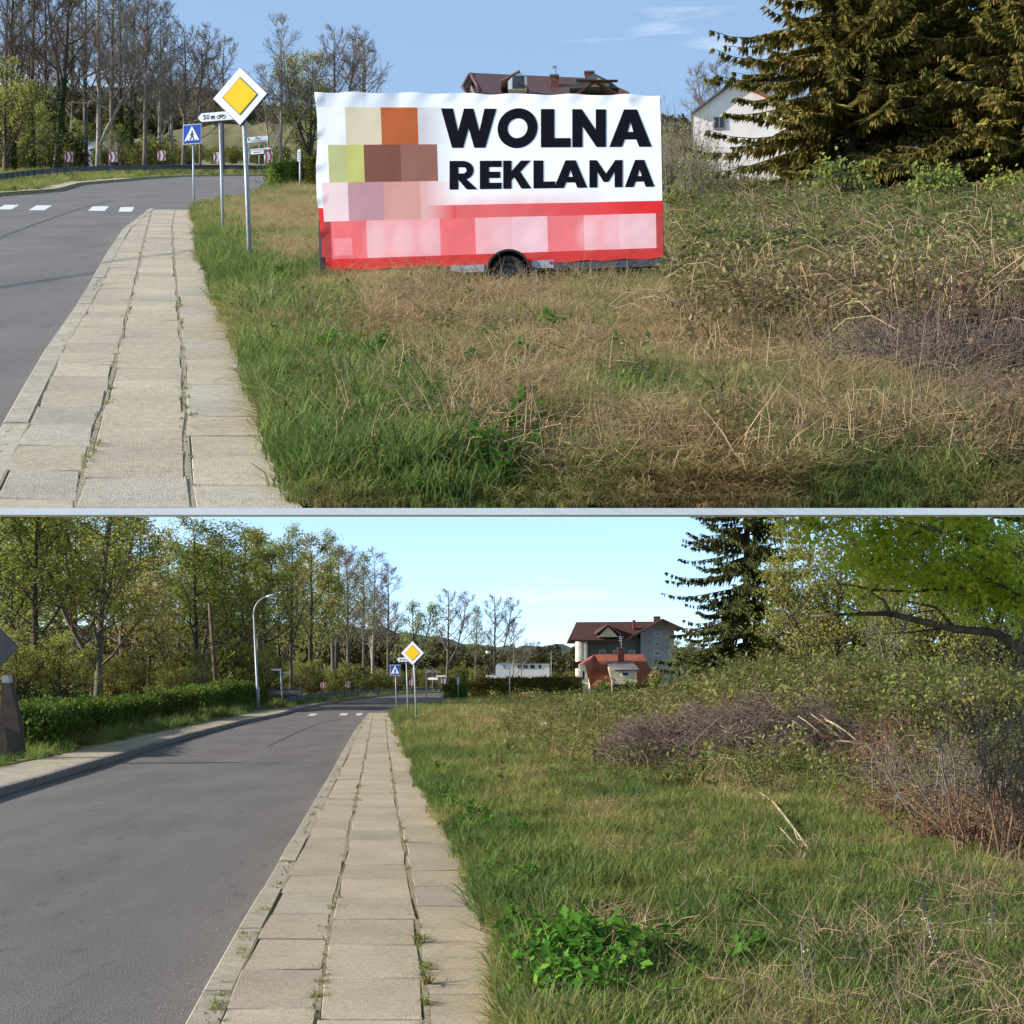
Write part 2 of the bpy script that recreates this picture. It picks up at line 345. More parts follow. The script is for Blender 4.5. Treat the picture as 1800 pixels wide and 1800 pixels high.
# strip of pale gravel along the far kerb and the hillside's cut edge
mb = MB(); g2 = UP.line([(-120, 345), (0, 338), (60, 333), (100, 329), (140, 319), (200, 314)])
dd = np.linspace(56, 88, 20); strip(mb, g2(dd) - .4, u_L(dd) - .02, dd, .03, .03, UP); kind(mb.build('path', M_path), 'structure')
mb = MB(); n = 40; D = np.geomspace(U_near, 420, n); xl = (-18 - 900) / F * D - .62; xr = (1840 - 900) / F * D + 1.2
th = .0305 + np.clip((D - U_near) * .1, 0, .135)
pl = np.c_[xl, D, UP.a * D - th]; pr = np.c_[xr, D, UP.a * D - th]; tl = np.c_[xl, D, UP.a * D]; tr = np.c_[xr, D, UP.a * D]
i = np.arange(n - 1)
mb.add(np.r_[pl, pr, tl - (0, 0, .02), tr - (0, 0, .02)], [np.stack([i, i + 1, i + n + 1, i + n], 1), np.stack([i, i + 2 * n, i + 2 * n + 1, i + 1], 1), np.stack([i + n, i + n + 1, i + 3 * n + 1, i + 3 * n], 1)], 0)
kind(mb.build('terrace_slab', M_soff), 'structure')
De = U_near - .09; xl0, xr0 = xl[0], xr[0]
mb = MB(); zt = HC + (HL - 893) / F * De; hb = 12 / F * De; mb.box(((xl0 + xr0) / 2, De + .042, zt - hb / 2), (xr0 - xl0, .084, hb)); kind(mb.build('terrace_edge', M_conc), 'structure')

# ------------------------------------------------------------------ lower street
l_kout = LO.line([(320, 1801), (325, 1792), (393, 1670), (460, 1560), (530, 1443), (580, 1360), (623, 1283), (647, 1253)])
l_kin = LO.line([(362, 1801), (367, 1792), (443, 1633), (483, 1567), (500, 1527), (543, 1443), (577, 1383), (627, 1287), (650, 1253)])
l_j1 = LO.line([(553, 1801), (555, 1790), (582, 1617), (610, 1483), (633, 1373), (650, 1287), (655, 1257)])
l_j2 = LO.line([(751, 1801), (750, 1790), (738, 1650), (717, 1527), (697, 1410), (683, 1317), (677, 1257)])
l_rt = LO.line([(903, 1801), (900, 1790), (887, 1680), (853, 1603), (820, 1517), (787, 1457), (750, 1397), (720, 1327), (700, 1290), (690, 1253)])
l_R = LO.line([(903, 1801), (900, 1790), (887, 1680), (853, 1603), (820, 1517), (787, 1457), (750, 1397), (720, 1327), (700, 1290), (690, 1253),
               (720, 1249), (768, 1240), (800, 1233), (860, 1226), (950, 1220), (1100, 1217)])
l_L = LO.line([(-320, 1500), (7, 1398), (100, 1370), (217, 1333), (333, 1297), (433, 1270), (493, 1258), (530, 1246), (600, 1232.5), (700, 1220.5), (778, 1217), (900, 1214)], -.1)
l_O = LO.line([(-326, 1420), (7, 1347), (90, 1330), (153, 1315), (300, 1283), (367, 1270), (457, 1250), (520, 1242), (600, 1229.5), (700, 1218.5), (800, 1214)], .02)
L_near = 6.1
terrain('ground', LO, l_O, l_R, .03, 900, L_near, 1870, -60, 230)
mb = MB(); dd = np.geomspace(L_near, 232, 90)
strip(mb, np.maximum(l_L(dd), (-60 - 900) / F * dd - 1), np.where(dd < 75.5, l_kout(np.minimum(dd, 76)) + .12, l_R(dd)), dd, -.1, -.1, LO)
kind(mb.build('road', M_asph), 'structure')
ds = np.arange(-2, 80) * 1.02 + float(LO.D(1801))
pavement(LO, (lambda D: l_kout(D) + .156, l_j1, l_j2, l_rt, l_kout), ds[ds < 76], (.35, .1, -.3), .0035, .12, 6.1)
kerb(LO, l_kout, L_near, 76, 1.9, .155, 1, -.001, -.14)
M_kerbd = mat('shade-darkened kerb', S(120, 114, 108), S(140, 133, 126), 6, .9, .4, 90, rnd=.05)  # darker kerb concrete: shade of the road-facing side put into the colour
kerb(LO, l_L, 19, 118, 1.9, .14, -1, .024, -.14, M_kerbd)
mb = MB(); dd = np.geomspace(19, 225, 60); strip(mb, l_O(dd), np.where(dd < 118, l_L(dd) - .13, l_L(dd) + .0), dd, .022, .022, LO); kind(mb.build('pavement', M_path), 'structure')
for (x0, x1, y0, y1, sk) in ((540, 552, 1254.4, 1258.2, 7), (596, 608, 1253.6, 1257.5, 4), (625, 635, 1253.5, 1257.5, 3)):
    mb = MB(); z = -.096
    mb.quads([LO.p(x0, y1, z), LO.p(x1, y1, z), LO.p(x1 + sk, y0, z), LO.p(x0 + sk, y0, z)]); kind(mb.build('road_marking', M_paint), 'structure')

# ------------------------------------------------------------------ far hills and fields
def hill(name, D, xs_px, ys_px, depth, st, m, foot):
    x = np.linspace(xs_px[0], xs_px[-1], 160); y = np.interp(x, xs_px, ys_px)
    X = (x - 900) / F * D; zt = HC + (HL - y) / F * D + D * .006 * (fbm(x * .06, x * 0 + D) - .5)
    z0 = st.a * D * 1.0 + foot if st.a else foot
    rows = []
    for k, t in enumerate(np.linspace(0, 1, 14)):
        rows.append(np.c_[X * (1 - .25 * (1 - t)), np.full(160, D - depth * (1 - t)), (z0 - st.a * depth * (1 - t)) + (zt - z0) * (t ** 1.3) + (fbm(x * .15, np.full(160, k * 1.7)) - .5) * D * .0015 * min(k, 3)])
    rows.append(np.c_[X, np.full(160, D + depth), np.full(160, z0 - 5)])
    v = np.array(rows); n, c = v.shape[:2]; i = np.arange(n - 1)[:, None] * c; j = np.arange(c - 1)[None]
    mb = MB(); mb.add(v, np.stack([i + j, i + j + 1, i + j + 1 + c, i + j + c], -1).reshape(-1, 4), 0, True)
    return kind(mb.build(name, m), 'structure')
hill('hill', 400, (-60, 120, 300, 400, 480, 560, 700, 1000, 1300, 1500, 1850), (152, 150, 148, 160, 182, 200, 214, 215, 205, 200, 195), 120, UP, M_hill, -6)
hill('hill', 330, (-60, 200, 330, 470, 560, 700, 1000, 1250, 1500, 1850), (268, 250, 226, 214, 212, 232, 250, 240, 230, 230), 90, UP, M_field, -4)
hill('hill', 1500, (-200, 300, 500, 640, 720, 800, 870, 1000, 1100, 1400, 2000), (1100, 1095, 1092, 1100, 1112, 1128, 1134, 1136, 1138, 1130, 1120), 500, LO, M_hill, -10)
hill('hill', 900, (-200, 300, 560, 800, 1000, 1200, 2000), (1160, 1155, 1152, 1160, 1163, 1160, 1150), 300, LO, M_field, -6)
mb = MB(); mb.quads([(-5200, -500, -1.2), (5200, -500, -1.2), (5200, 5200, -6), (-5200, 5200, -6)]); kind(mb.build('land', M_field), 'structure')

M_tar = mat('tar seam', S(74, 71, 71), S(92, 88, 87), 8, .85)
def seam(st, pts, w):
    P = np.array([st.p(x, y, -.0955) for x, y in pts]); q = np.linspace(0, len(pts) - 1, 40); i = np.arange(len(pts)); C = np.stack([np.interp(q, i, P[:, k]) for k in range(3)], 1)
    C[:, 0] += .05 * (fbm(q * 3, q * 0 + 2) - .5); tg = np.gradient(C, axis=0); nn_ = np.c_[tg[:, 1], -tg[:, 0]]; nn_ /= np.linalg.norm(nn_, axis=1)[:, None] + 1e-9
    L_, R_ = C.copy(), C.copy(); L_[:, :2] += nn_ * w; R_[:, :2] -= nn_ * w; R_[:, 2] = st.a * R_[:, 1] - .0955; L_[:, 2] = st.a * L_[:, 1] - .0955
    k = np.arange(39); mb = MB(); mb.add(np.r_[L_, R_], np.stack([k, k + 1, k + 41, k + 40], 1)); kind(mb.build('road_seam', M_tar), 'structure')
seam(LO, [(470, 1312), (520, 1288), (560, 1272), (605, 1262)], .04); seam(UP, [(-10, 421), (60, 394), (140, 367), (200, 352)], .04)
r = np.random.default_rng(77); mb = MB(); v0 = np.array([(1, 0, 0), (-1, 0, 0), (0, 1, 0), (0, -1, 0), (0, 0, .7)]); f0 = np.array([(0, 2, 4), (2, 1, 4), (1, 3, 4), (3, 0, 4)])
for st, f_, d0, d1, m_ in ((LO, l_kout, 6.5, 40, 700), (UP, u_kout, 8.5, 40, 400)):
    for _ in range(m_): d = math.exp(r.uniform(math.log(d0), math.log(d1))); mb.add(v0 * r.uniform(.0025, .0075) * r.uniform(.7, 1.3, 3) + (float(f_(d)) - abs(r.normal(0, .16)) - .02, d, st.a * d - .1), f0)
kind(mb.build('grit', M_sand), 'stuff')
# ------------------------------------------------------------------ object materials
M_white = mat('white sign enamel', S(232, 234, 238), S(222, 224, 230), 4, .45)
M_yel = mat('yellow sign enamel', S(242, 196, 22), S(236, 186, 20), 4, .4)
M_blk = mat('black print', S(28, 28, 34), None, rough=.6)
M_blue = mat('blue sign enamel', S(28, 74, 165), S(24, 66, 150), 5, .45)
M_red = mat('red sign enamel', S(196, 40, 44), S(180, 36, 42), 5, .5)
M_galv = mat('galvanised steel', S(168, 172, 176), S(142, 146, 152), 25, .5, metal=.25)
M_dgal = mat('weathered grey steel', S(84, 86, 92), S(60, 62, 68), 14, .7)
M_rubber = mat('tyre rubber', S(38, 38, 40), S(52, 50, 48), 20, .85)
M_plas = mat('black plastic', S(30, 31, 34), None, rough=.55)
M_roofd = mat('dark red metal roof tile', S(78, 54, 54), S(92, 65, 63), 2, .6, .2, 30)
M_roofo = mat('orange red roof tile', S(168, 98, 76), S(144, 80, 64), 1.2, .8, .3, 8)
M_brick = mat('brown chimney brick', S(130, 76, 60), S(104, 62, 52), 6, .9)
M_cream = mat('cream render', S(226, 212, 180), S(206, 192, 160), .8, .9, .1)
M_wall = mat('pinkish white render', S(238, 228, 220), S(222, 208, 198), .7, .9, .1)
M_wgrey = mat('grey render', S(150, 155, 160), S(132, 138, 142), .6, .9)
M_wgrn = mat('dark green grey cladding', S(84, 94, 92), S(98, 106, 104), .6, .9)
M_glass = mat('window glass', S(40, 48, 54), S(62, 72, 78), .6, .12, spec=.6)
M_frame = mat('white window frame', S(228, 226, 220), None, rough=.5)
M_slate = mat('grey roofing felt', S(104, 100, 104), S(120, 116, 118), 2, .85)
M_wood = mat('weathered wooden pole', S(104, 88, 70), S(80, 68, 56), 3, .9, .4, 30)
M_cpost = mat('old brownish concrete', S(84, 74, 68), S(64, 58, 54), 3, .9, .4, 40)
M_bbody = mat('grey sign back', S(74, 75, 82), S(62, 63, 70), 3, .8)

# ------------------------------------------------------------------ road signs
def post(h, r, parent, lean=0, z0=-.25, m=None, name='pole', k=10):
    mb = MB(); mb.tube([(0, 0, z0), (lean * .5, 0, h * .5), (lean, 0, h)], r, k); return mb.build(name, m or M_galv, parent)

def priority_sign(st, x, y, xt, yt, half_px, label):
    b = st.p(x, y); s = b.y / F; h = (y - yt) * s; lean = (xt - x) * s; hd = half_px * s
    t = thing('priority_sign', label, 'road sign', st.on(b.x, b.y), R(-14))
    post(h + hd * .4, .03, t, lean)
    mb = MB(); dia = lambda q: [(lean - q, h), (lean, h - q), (lean + q, h), (lean, h + q)]
    mb.prism(dia(hd), -.075, -.045); pl = mb.build('sign_plate', M_bbody, t)
    mb = MB(); mb.prism(dia(hd * .975), -.081, -.076); mb.build('white_border', M_white, pl)
    mb = MB(); mb.prism(dia(hd * .645), -.086, -.082); mb.build('dark_line', M_plas, pl)
    mb = MB(); mb.prism(dia(hd * .615), -.091, -.087); mb.build('yellow_field', M_yel, pl)
    for z in (-hd * .5, hd * .45):
        mb = MB(); mb.ring((lean, 0), .042, .031, -.03, .03, k=14); q = mb.v[-1].copy(); mb.v[-1] = np.c_[q[:, 0], q[:, 2], q[:, 1] + h + z]; mb.build('clamp', M_galv, t)
    return t
priority_sign(UP, 441, 473, 425, 171, 52, 'large diamond priority sign with yellow centre beside the red and white banner trailer')
priority_sign(LO, 733, 1279, 726, 1154, 21.5, 'small distant diamond priority sign with yellow centre on the lower street, no banner near it')

def glyph(mb, ch, x, z, w, h, t, y0, y1):
    sg = {'0': None, 'm': None}
    if ch == '5':
        mb.prism([(x, z + h), (x + w, z + h), (x + w, z + h - t), (x + t, z + h - t), (x + t, z + h * .62), (x, z + h * .62)], y0, y1)
        mb.ring((x + w * .42, z + h * .33), h * .33, h * .33 - t, y0 - .001, y1 - .001, k=14, a0=-150, a1=110)
    elif ch == '0': mb.ring((x + w / 2, z + h / 2), h / 2, h / 2 - t, y0, y1, k=20, sx=w / h)
    elif ch == 'm':
        hh = h * .7
        for q in (0, .5, 1): mb.prism([(x + q * (w - t), z), (x + q * (w - t) + t, z), (x + q * (w - t) + t, z + hh), (x + q * (w - t), z + hh)], y0, y1)
        mb.prism([(x + t, z + hh - t), (x + w - t, z + hh - t), (x + w - t, z + hh), (x + t, z + hh)], y0 - .001, y1 - .001)

def distance_sign(st, x, y, xt, yt, xl, xr, hh, label):
    b = st.p(x, y); s = b.y / F; h = (y - yt) * s; lean = (xt - x) * s
    t = thing('direction_sign', label, 'road sign', st.on(b.x, b.y), R(-12)); post(h + hh * s * .2, .028, t, lean)
    L, Rr, q = (xl - x) * s, (xr - x) * s, hh * s
    o = lambda g: [(L + g, h), (L + q * .9 + g * .3, h - q + g), (Rr - g, h - q + g), (Rr - g, h + q - g), (L + q * .9 + g * .3, h + q - g)]
    mb = MB(); mb.prism(o(0), -.06, -.035); pl = mb.build('sign_plate', M_bbody, t)
    mb = MB(); mb.prism(o(.012), -.066, -.061); mb.build('white_field', M_white, pl)
    mb = MB(); ch = q * .95; z = h - ch * .5; x0 = L + q * 1.35; w = (Rr - L)
    glyph(mb, '5', x0, z, ch * .55, ch, ch * .2, -.07, -.067); glyph(mb, '0', x0 + ch * .75, z, ch * .6, ch, ch * .2, -.07, -.067)
    glyph(mb, 'm', x0 + ch * 1.75, z, ch * .85, ch, ch * .18, -.07, -.067); mb.build('lettering', M_blk, pl)
    mb = MB(); r = q * .42; c1 = x0 + ch * 3.5; c2 = c1 + r * 2.7; zz = h - q * .2
    for c in (c1, c2): mb.ring((c, zz), r, r * .75, -.07, -.067, k=16)
    e = r * .11
    def bar(p, q_, y0): 
        d = np.array(q_) - p; n_ = np.array((-d[1], d[0])) / np.linalg.norm(d) * e; mb.prism([p - n_, q_ - n_, q_ + n_, p + n_], y0, y0 + .002)
    A, B, C_, D_ = np.array((c1, zz)), np.array((c1 + r * 1.2, zz)), np.array((c1 + r * .8, zz + r * 1.1)), np.array((c2 - r * .4, zz + r * 1.1))
    for k, (p, q_) in enumerate(((A, C_), (A, B), (C_, B), (C_, D_), (B, D_), (D_, np.array((c2, zz))))): bar(p, q_, -.0715 - .0012 * k)
    mb.build('bicycle_symbol', M_blk, pl)
    return t
distance_sign(UP, 393, 415, 386, 206, 346, 428, 8.6, 'white 50 m bicycle direction sign behind the large yellow diamond sign')
distance_sign(LO, 718, 1266, 714, 1166, 697, 731, 4.2, 'small white 50 m direction sign behind the distant diamond sign on the lower street')

def crossing_sign(st, x, y, xt, yt, half, label):
    b = st.p(x, y); s = b.y / F; h = (y - yt) * s; lean = (xt - x) * s; q = half * s
    t = thing('crossing_sign', label, 'road sign', st.on(b.x, b.y), R(-12)); post(h, .026, t, lean)
    P = lambda pts: [(lean + u * q, h + v * q) for u, v in pts]
    mb = MB(); mb.prism(P([(-1, -1), (1, -1), (1, 1), (-1, 1)]), -.06, -.04); pl = mb.build('sign_plate', M_white, t)
    mb = MB(); mb.prism(P([(-.94, -.94), (.94, -.94), (.94, .94), (-.94, .94)]), -.066, -.061); mb.build('blue_field', M_blue, pl)
    mb = MB(); mb.prism(P([(-.82, -.68), (.82, -.68), (0, .82)]), -.072, -.067); mb.build('white_triangle', M_white, pl)
    mb = MB()
    fig = [[(-.05, .1), (.1, .12), (.12, -.18), (-.06, -.18)], [(-.06, -.16), (.06, -.18), (-.14, -.58), (-.26, -.58)], [(.02, -.18), (.12, -.17), (.27, -.56), (.16, -.58)],
           [(-.04, .1), (.0, .03), (-.16, -.16), (-.22, -.12)], [(.08, .1), (.11, .02), (.24, -.1), (.26, -.04)]]
    for k, f in enumerate(fig): mb.prism(P(f), -.075 - .001 * k, -.073 - .001 * k)
    mb.ring((lean + .03 * q, h + .24 * q), .1 * q, .001, -.076, -.073, k=10)
    for k in range(4): mb.prism(P([(-.6 + .34 * k, -.66), (-.42 + .34 * k, -.66), (-.4 + .33 * k, -.6), (-.56 + .33 * k, -.6)]), -.084, -.081)
    mb.build('walker_symbol', M_blk, pl)
crossing_sign(UP, 341, 367, 339, 237, 17.2, 'blue pedestrian crossing sign on grey pole left of the 50 m bicycle sign')
crossing_sign(LO, 697, 1248, 695, 1178.5, 9.4, 'tiny blue pedestrian crossing sign left of the small 50 m sign on the lower street')

def chevron(st, x, y, D, w, h, label, mx_=.0):
    g = st.a * D; p = Vector((wx(x, D), D, g)); s = D / F; zc = wz(y, D) - g; a, b = w * s / 2, h * s / 2
    t = thing('chevron_sign', label, 'road sign', p, 0, 'red and white bend chevrons above the guardrail')
    mb = MB()
    for q in (-.6, .6): mb.tube([(q * a, .02, -.2), (q * a, .02, zc + b * .6)], .03, 6)
    mb.build('post', M_dgal, t)
    mb = MB(); mb.prism([(-a, zc - b), (a, zc - b), (a, zc + b), (-a, zc + b)], -.05, -.02); pl = mb.build('sign_plate', M_white, t)
    for x0 in (-1, .15):
        mb = MB(); q = lambda u, v: (u * a, zc + v * b)
        e = min(.62, 1 - x0) 
        mb.prism([q(x0, 1), q(x0 + .45, 1), q(min(1, x0 + .85), 0), q(x0 + .45, -1), q(x0, -1), q(x0 + .4, 0)], -.058, -.052); mb.build('chevron', M_red, pl)
for x, lab in ((121, 'red and white chevron board behind the upper guardrail, leftmost one, beside the ivy trunk'), (199, 'red and white chevron board behind the upper guardrail, second from the left'),
               (284, 'red and white chevron board in the upper street just left of the blue crossing sign'), (383, 'red and white chevron half hidden by the pole of the 50 m bicycle sign'),
               (472, 'red and white chevron board below the white info boards right of the big diamond sign')):
    chevron(UP, x, 276.5 if x < 250 or x > 300 else 274, 112, 14, 17, lab)
for x, y, lab in ((568, 1204.5, 'small red and white chevron leftmost above the lower street guardrail'), (612, 1203, 'small red and white chevron second from left above the lower guardrail'),
                  (663, 1201, 'small red and white chevron just left of the distant crossing sign'), (724, 1200, 'small red and white chevron seen between the two distant sign poles'),
                  (781, 1198, 'small red and white chevron right of the distant diamond sign, above the far road')):
    chevron(LO, x, y, 236 if x > 640 else 150, 9, 10.5, lab)

def guardrail(st, pts, D_, label):
    """pts: photograph points of the rail's centre line; D_ their distances"""
    t = thing('guardrail', label, 'guardrail', (0, 0, 0)); D_ = np.array(D_, float); xs = np.array([p[0] for p in pts]); ys = np.array([p[1] for p in pts])
    k = np.linspace(0, len(pts) - 1, 60); i = np.arange(len(pts)); D = np.interp(k, i, D_); X = wx(np.interp(k, i, xs), D); Z = HC + (HL - np.interp(k, i, ys)) / F * D
    prof = [(0, .15), (-.05, .11), (-.05, .05), (.01, .0), (-.05, -.05), (-.05, -.11), (0, -.15)]
    mb = MB(); v = np.array([[(x, d + o, z + q) for o, q in prof] for x, d, z in zip(X, D, Z)]); n, c = v.shape[:2]
    a = np.arange(n - 1)[:, None] * c; j = np.arange(c - 1)[None]
    mb.add(v, np.stack([a + j, a + j + 1, a + j + 1 + c, a + j + c], -1).reshape(-1, 4)); mb.build('rail', M_dgal, t)
    L = np.r_[0, np.cumsum(np.hypot(np.diff(X), np.diff(D)))]
    me = MB().box((0, 0, -.4), (.1, .06, 1.1)).mesh('post', M_dgal)
    for q in np.arange(.5, L[-1], 2.2): put('post', me, t, (np.interp(q, L, X), np.interp(q, L, D) + .06, np.interp(q, L, Z)))
guardrail(UP, [(-40, 315), (7, 310), (60, 303), (117, 298), (200, 295), (300, 293), (420, 293.5), (560, 296), (700, 298)], [66, 72, 84, 93, 100, 106, 108, 109, 110], 'long grey steel guardrail round the bend in front of the bare trees, upper street')
guardrail(LO, [(505, 1229), (560, 1222), (600, 1217.5), (650, 1214.5), (700, 1212.5), (780, 1210.5), (850, 1209)], [100, 125, 150, 185, 218, 235, 245], 'distant thin guardrail along the far bend of the lower street')

def boards(st, D, specs, posts, label, cat='sign', name='signboard'):
    x0 = np.mean([p[0] for p in posts]); g = st.a * D; o = Vector((wx(x0, D), D, g)); s = D / F
    t = thing(name, label, cat, o, R(-13))
    for xp, yt in posts:
        mb = MB(); mb.tube([((xp - x0) * s, 0, -.2), ((xp - x0) * s, 0, wz(yt, D) - g)], .04, 6); mb.build('post', M_galv, t)
    for k, (xa, ya, xb, yb, m_, m2) in enumerate(specs):
        a, b = (xa - x0) * s, (xb - x0) * s; za, zb = wz(yb, D) - g, wz(ya, D) - g
        mb = MB(); mb.prism([(a, za), (b, za), (b, zb), (a, zb)], -.12, -.06); pl = mb.build('board', m_, t)
        if m2 is not None:
            w, h = b - a, zb - za; mb = MB()
            for (u0, v0, u1, v1) in m2[1]: mb.prism([(a + u0 * w, za + v0 * h), (a + u1 * w, za + v0 * h), (a + u1 * w, za + v1 * h), (a + u0 * w, za + v1 * h)], -.13, -.123)
            mb.build('lettering', m2[0], pl)
    return t
M_gtxt = mat('grey print', S(120, 128, 140), None, rough=.6)
M_gry = mat('pale grey sign face', S(190, 196, 202), None, rough=.6)
tx1 = (M_gtxt, [(.05, .3, .12, .8), (.4, .55, .68, .75), (.15, .15, .85, .28)])
boards(UP, 118, [(434, 241, 473, 250.5, M_white, tx1), (440, 262, 478, 264.5, M_white, None), (441, 265.5, 465, 271.5, M_white, (M_gtxt, [(.2, .35, .85, .65)]))], [(437, 240), (456, 241), (466, 241)], 'stack of three small white info boards on thin posts right of the big diamond sign')
boards(UP, 62, [(524.5, 265, 530, 285, M_white, (M_gtxt, [(.3, .1, .7, .2), (.3, .3, .7, .4), (.3, .5, .7, .6), (.3, .7, .7, .85)]))], [(527.5, 262)], 'narrow upright white plate on thin post between clipped hedge and banner trailer')
boards(LO, 92, [(749.5, 1178, 774, 1183, M_gry, tx1)], [(749.5, 1177)], 'small pale info board on a tall post right of the distant diamond sign')
boards(LO, 240, [(752, 1191, 770, 1195, M_white, None), (767, 1187.5, 786, 1189.5, M_white, None)], [(760, 1188), (776, 1188)], 'pair of thin white boards behind the far bend, above the last chevron')
boards(LO, 150, [(803.5, 1190, 807.5, 1203.5, M_white, None)], [(805.5, 1190)], 'white topped marker post standing before the small clipped hedge')
# white advertising board with grey writing
D_ = 175; s_ = D_ / F
t = boards(LO, D_, [(854, 1186.5, 887, 1203.5, M_white, None)], [(857, 1186), (884, 1186)], 'white advertising board with grey lettering above the long dark hedge')
pl = [c for c in t.children if c.name.startswith('board')][0]; mb = MB(); zb = wz(1196, D_); x0 = wx(870.5, D_); hx = .46
for k, ch in enumerate('AUNA'):
    a = wx(869 + k * 4.1, D_) - x0; w = .2
    if ch in 'A': mb.prism([(a - w, zb - hx / 2), (a - w + .07, zb - hx / 2), (a + .03, zb + hx / 2), (a - .03, zb + hx / 2)], -.13, -.123); mb.prism([(a + w - .07, zb - hx / 2), (a + w, zb - hx / 2), (a + .03, zb + hx / 2), (a - .03, zb + hx / 2)], -.132, -.131); mb.prism([(a - w * .5, zb - .1), (a + w * .5, zb - .1), (a + w * .5, zb - .03), (a - w * .5, zb - .03)], -.135, -.133)
    if ch == 'U': mb.ring((a, zb - .05), w * .9, w * .55, -.13, -.123, a0=180, a1=360, k=10); [mb.box((a + q * w * .72, -.1275, zb + .09), (.07, .006, .28)) for q in (-1, 1)]
    if ch == 'N': [mb.box((a + q * w * .7, -.1275, zb), (.07, .006, hx)) for q in (-1, 1)]; mb.prism([(a - w * .7, zb + hx / 2), (a - w * .4, zb + hx / 2), (a + w * .7, zb - hx / 2), (a + w * .4, zb - hx / 2)], -.133, -.131)
mb.box((wx(884, D_) - x0, -.127, wz(1201, D_)), (.3, .006, .07)); mb.build('lettering', M_gtxt, pl)
# red notice board in the meadow
M_or = mat('orange sign band', S(226, 150, 66), None, rough=.6); M_pink = mat('pale sign band', S(226, 176, 160), None, rough=.6)
D_ = 120
t = boards(LO, D_, [(917, 1216, 945, 1231, M_red, None)], [(918.5, 1216), (943.5, 1216)], 'low red notice board with pale and orange bands in front of the long hedge')
pl = [c for c in t.children if c.name.startswith('board')][0]
for nm, ya, yb, m_ in (('pale_band', 1217, 1219.5, M_pink), ('orange_band', 1226.8, 1230.4, M_or)):
    mb = MB(); a, b = wx(917.6, D_) - wx(931, D_), wx(944.4, D_) - wx(931, D_); mb.prism([(a, wz(yb, D_)), (b, wz(yb, D_)), (b, wz(ya, D_)), (a, wz(ya, D_))], -.13, -.123); mb.build(nm, m_, pl)
mb = MB()
for u in np.linspace(-.42, .42, 12): mb.box((u, -.127, wz(1223.2, D_)), (.05, .006, rng.uniform(.06, .1)))
for u in np.linspace(-.3, .3, 8): mb.box((u, -.1345, wz(1228.6, D_)), (.05, .006, .06))
mb.build('lettering', M_white, pl)
for x, yb, yt, D_, lab, r in ((896, 1232, 1176, 120, 'thin grey post with dark cap just left of the red notice board', .035), (1076, 1240, 1193, 100, 'thin pale pipe post in front of the small orange roofed house', .03), (969, 1210, 1143, 240, 'tall thin mast above the long hedge near the white low building', .06)):
    t = thing('marker_post', lab, 'post', (wx(x, D_), D_, 0)); h = wz(yt, D_)
    mb = MB(); mb.tube([(0, 0, -.2), (0, 0, h)], r, 8); mb.build('shaft', M_galv, t)
    mb = MB(); mb.tube([(0, 0, h), (0, 0, h + .1)], r * 1.7, 8); mb.build('cap', M_plas, t)

# ------------------------------------------------------------------ street furniture, lower street
b = LO.p(453, 1247); s = b.y / F
t = thing('street_lamp', 'tall grey street lamp with curved arm beside the left pavement', 'street lamp', (b.x, b.y, 0)); h = 168 * s
mb = MB(); mb.tube([(0, 0, -.2), (0, 0, 1.2), (-.02, 0, 1.25), (-.22, 0, h)], [.1, .095, .075, .055], 10); mb.build('pole', M_galv, t)
a = np.linspace(0, 1.35, 12); r_ = .98
mb = MB(); mb.tube(np.c_[-.22 + r_ * (1 - np.cos(a)), 0 * a, h + r_ * 1.0 * np.sin(a)], .04, 8); mb.build('arm', M_galv, t)
e = np.array((-.22 + r_ * (1 - math.cos(1.35)), 0, h + r_ * math.sin(1.35)))
mb = MB(); mb.tube([e + (-.08, 0, -.01), e + (.12, 0, .02), e + (.4, 0, .05), e + (.62, 0, .05)], [.05, .1, .12, .04], 10); hd = mb.build('lamp_head', M_galv, t)
mb = MB(); mb.box(e + (.3, 0, -.075), (.34, .14, .05)); mb.build('lens', M_frame, hd)
D_ = 170; t = thing('park_lamp', 'black park lamp with pale globe above the white advertising board', 'street lamp', (wx(858, D_), D_, 0)); h = wz(1150, D_)
mb = MB(); mb.tube([(0, 0, -.1), (0, 0, .8), (0, 0, .85), (0, 0, h)], [.12, .1, .06, .05], 8); mb.build('pole', M_plas, t)
mb = MB(); q = np.linspace(-1.2, 1.5, 8); mb.tube(np.c_[q * 0, q * 0, h + .22 + .26 * np.sin(q)], .26 * np.cos(q) + .02, 12); mb.build('globe', mat('opal glass', S(214, 220, 206), None, rough=.4), t)
mb = MB(); mb.tube([(0, 0, h + .42), (0, 0, h + .5), (0, 0, h + .58)], [.3, .2, .03], 12); mb.build('cap', M_plas, t)
D_ = 86; t = thing('utility_pole', 'brown wooden utility pole leaning left among the green trees', 'pole', (wx(384, D_), D_, 0)); h = wz(1060, D_); ln = wx(368, D_) - wx(384, D_)
mb = MB(); mb.tube([(0, 0, -.3), (ln / 2, 0, h / 2), (ln, 0, h)], [.15, .13, .1], 10); mb.build('shaft', M_wood, t)
mb = MB(); mb.tube([(.32, -.1, -.2), (.25, -.1, 1.4)], .05, 6); mb.build('guard_strip', M_frame, t)
D_ = 100; t = thing('street_name_post', 'pale post with two small name blades right of the tall street lamp', 'sign', (wx(497, D_), D_, 0)); h = wz(1175, D_)
mb = MB(); mb.tube([(0, 0, -.2), (-.14, 0, h)], .05, 8); mb.build('pole', M_galv, t)
mb = MB(); mb.box((-.42, 0, h - .08), (.66, .04, .12)); mb.build('blade', M_gry, t)
mb = MB(); mb.box((.17, 0, h - .28), (.42, .04, .11)); mb.build('blade', M_gry, t)
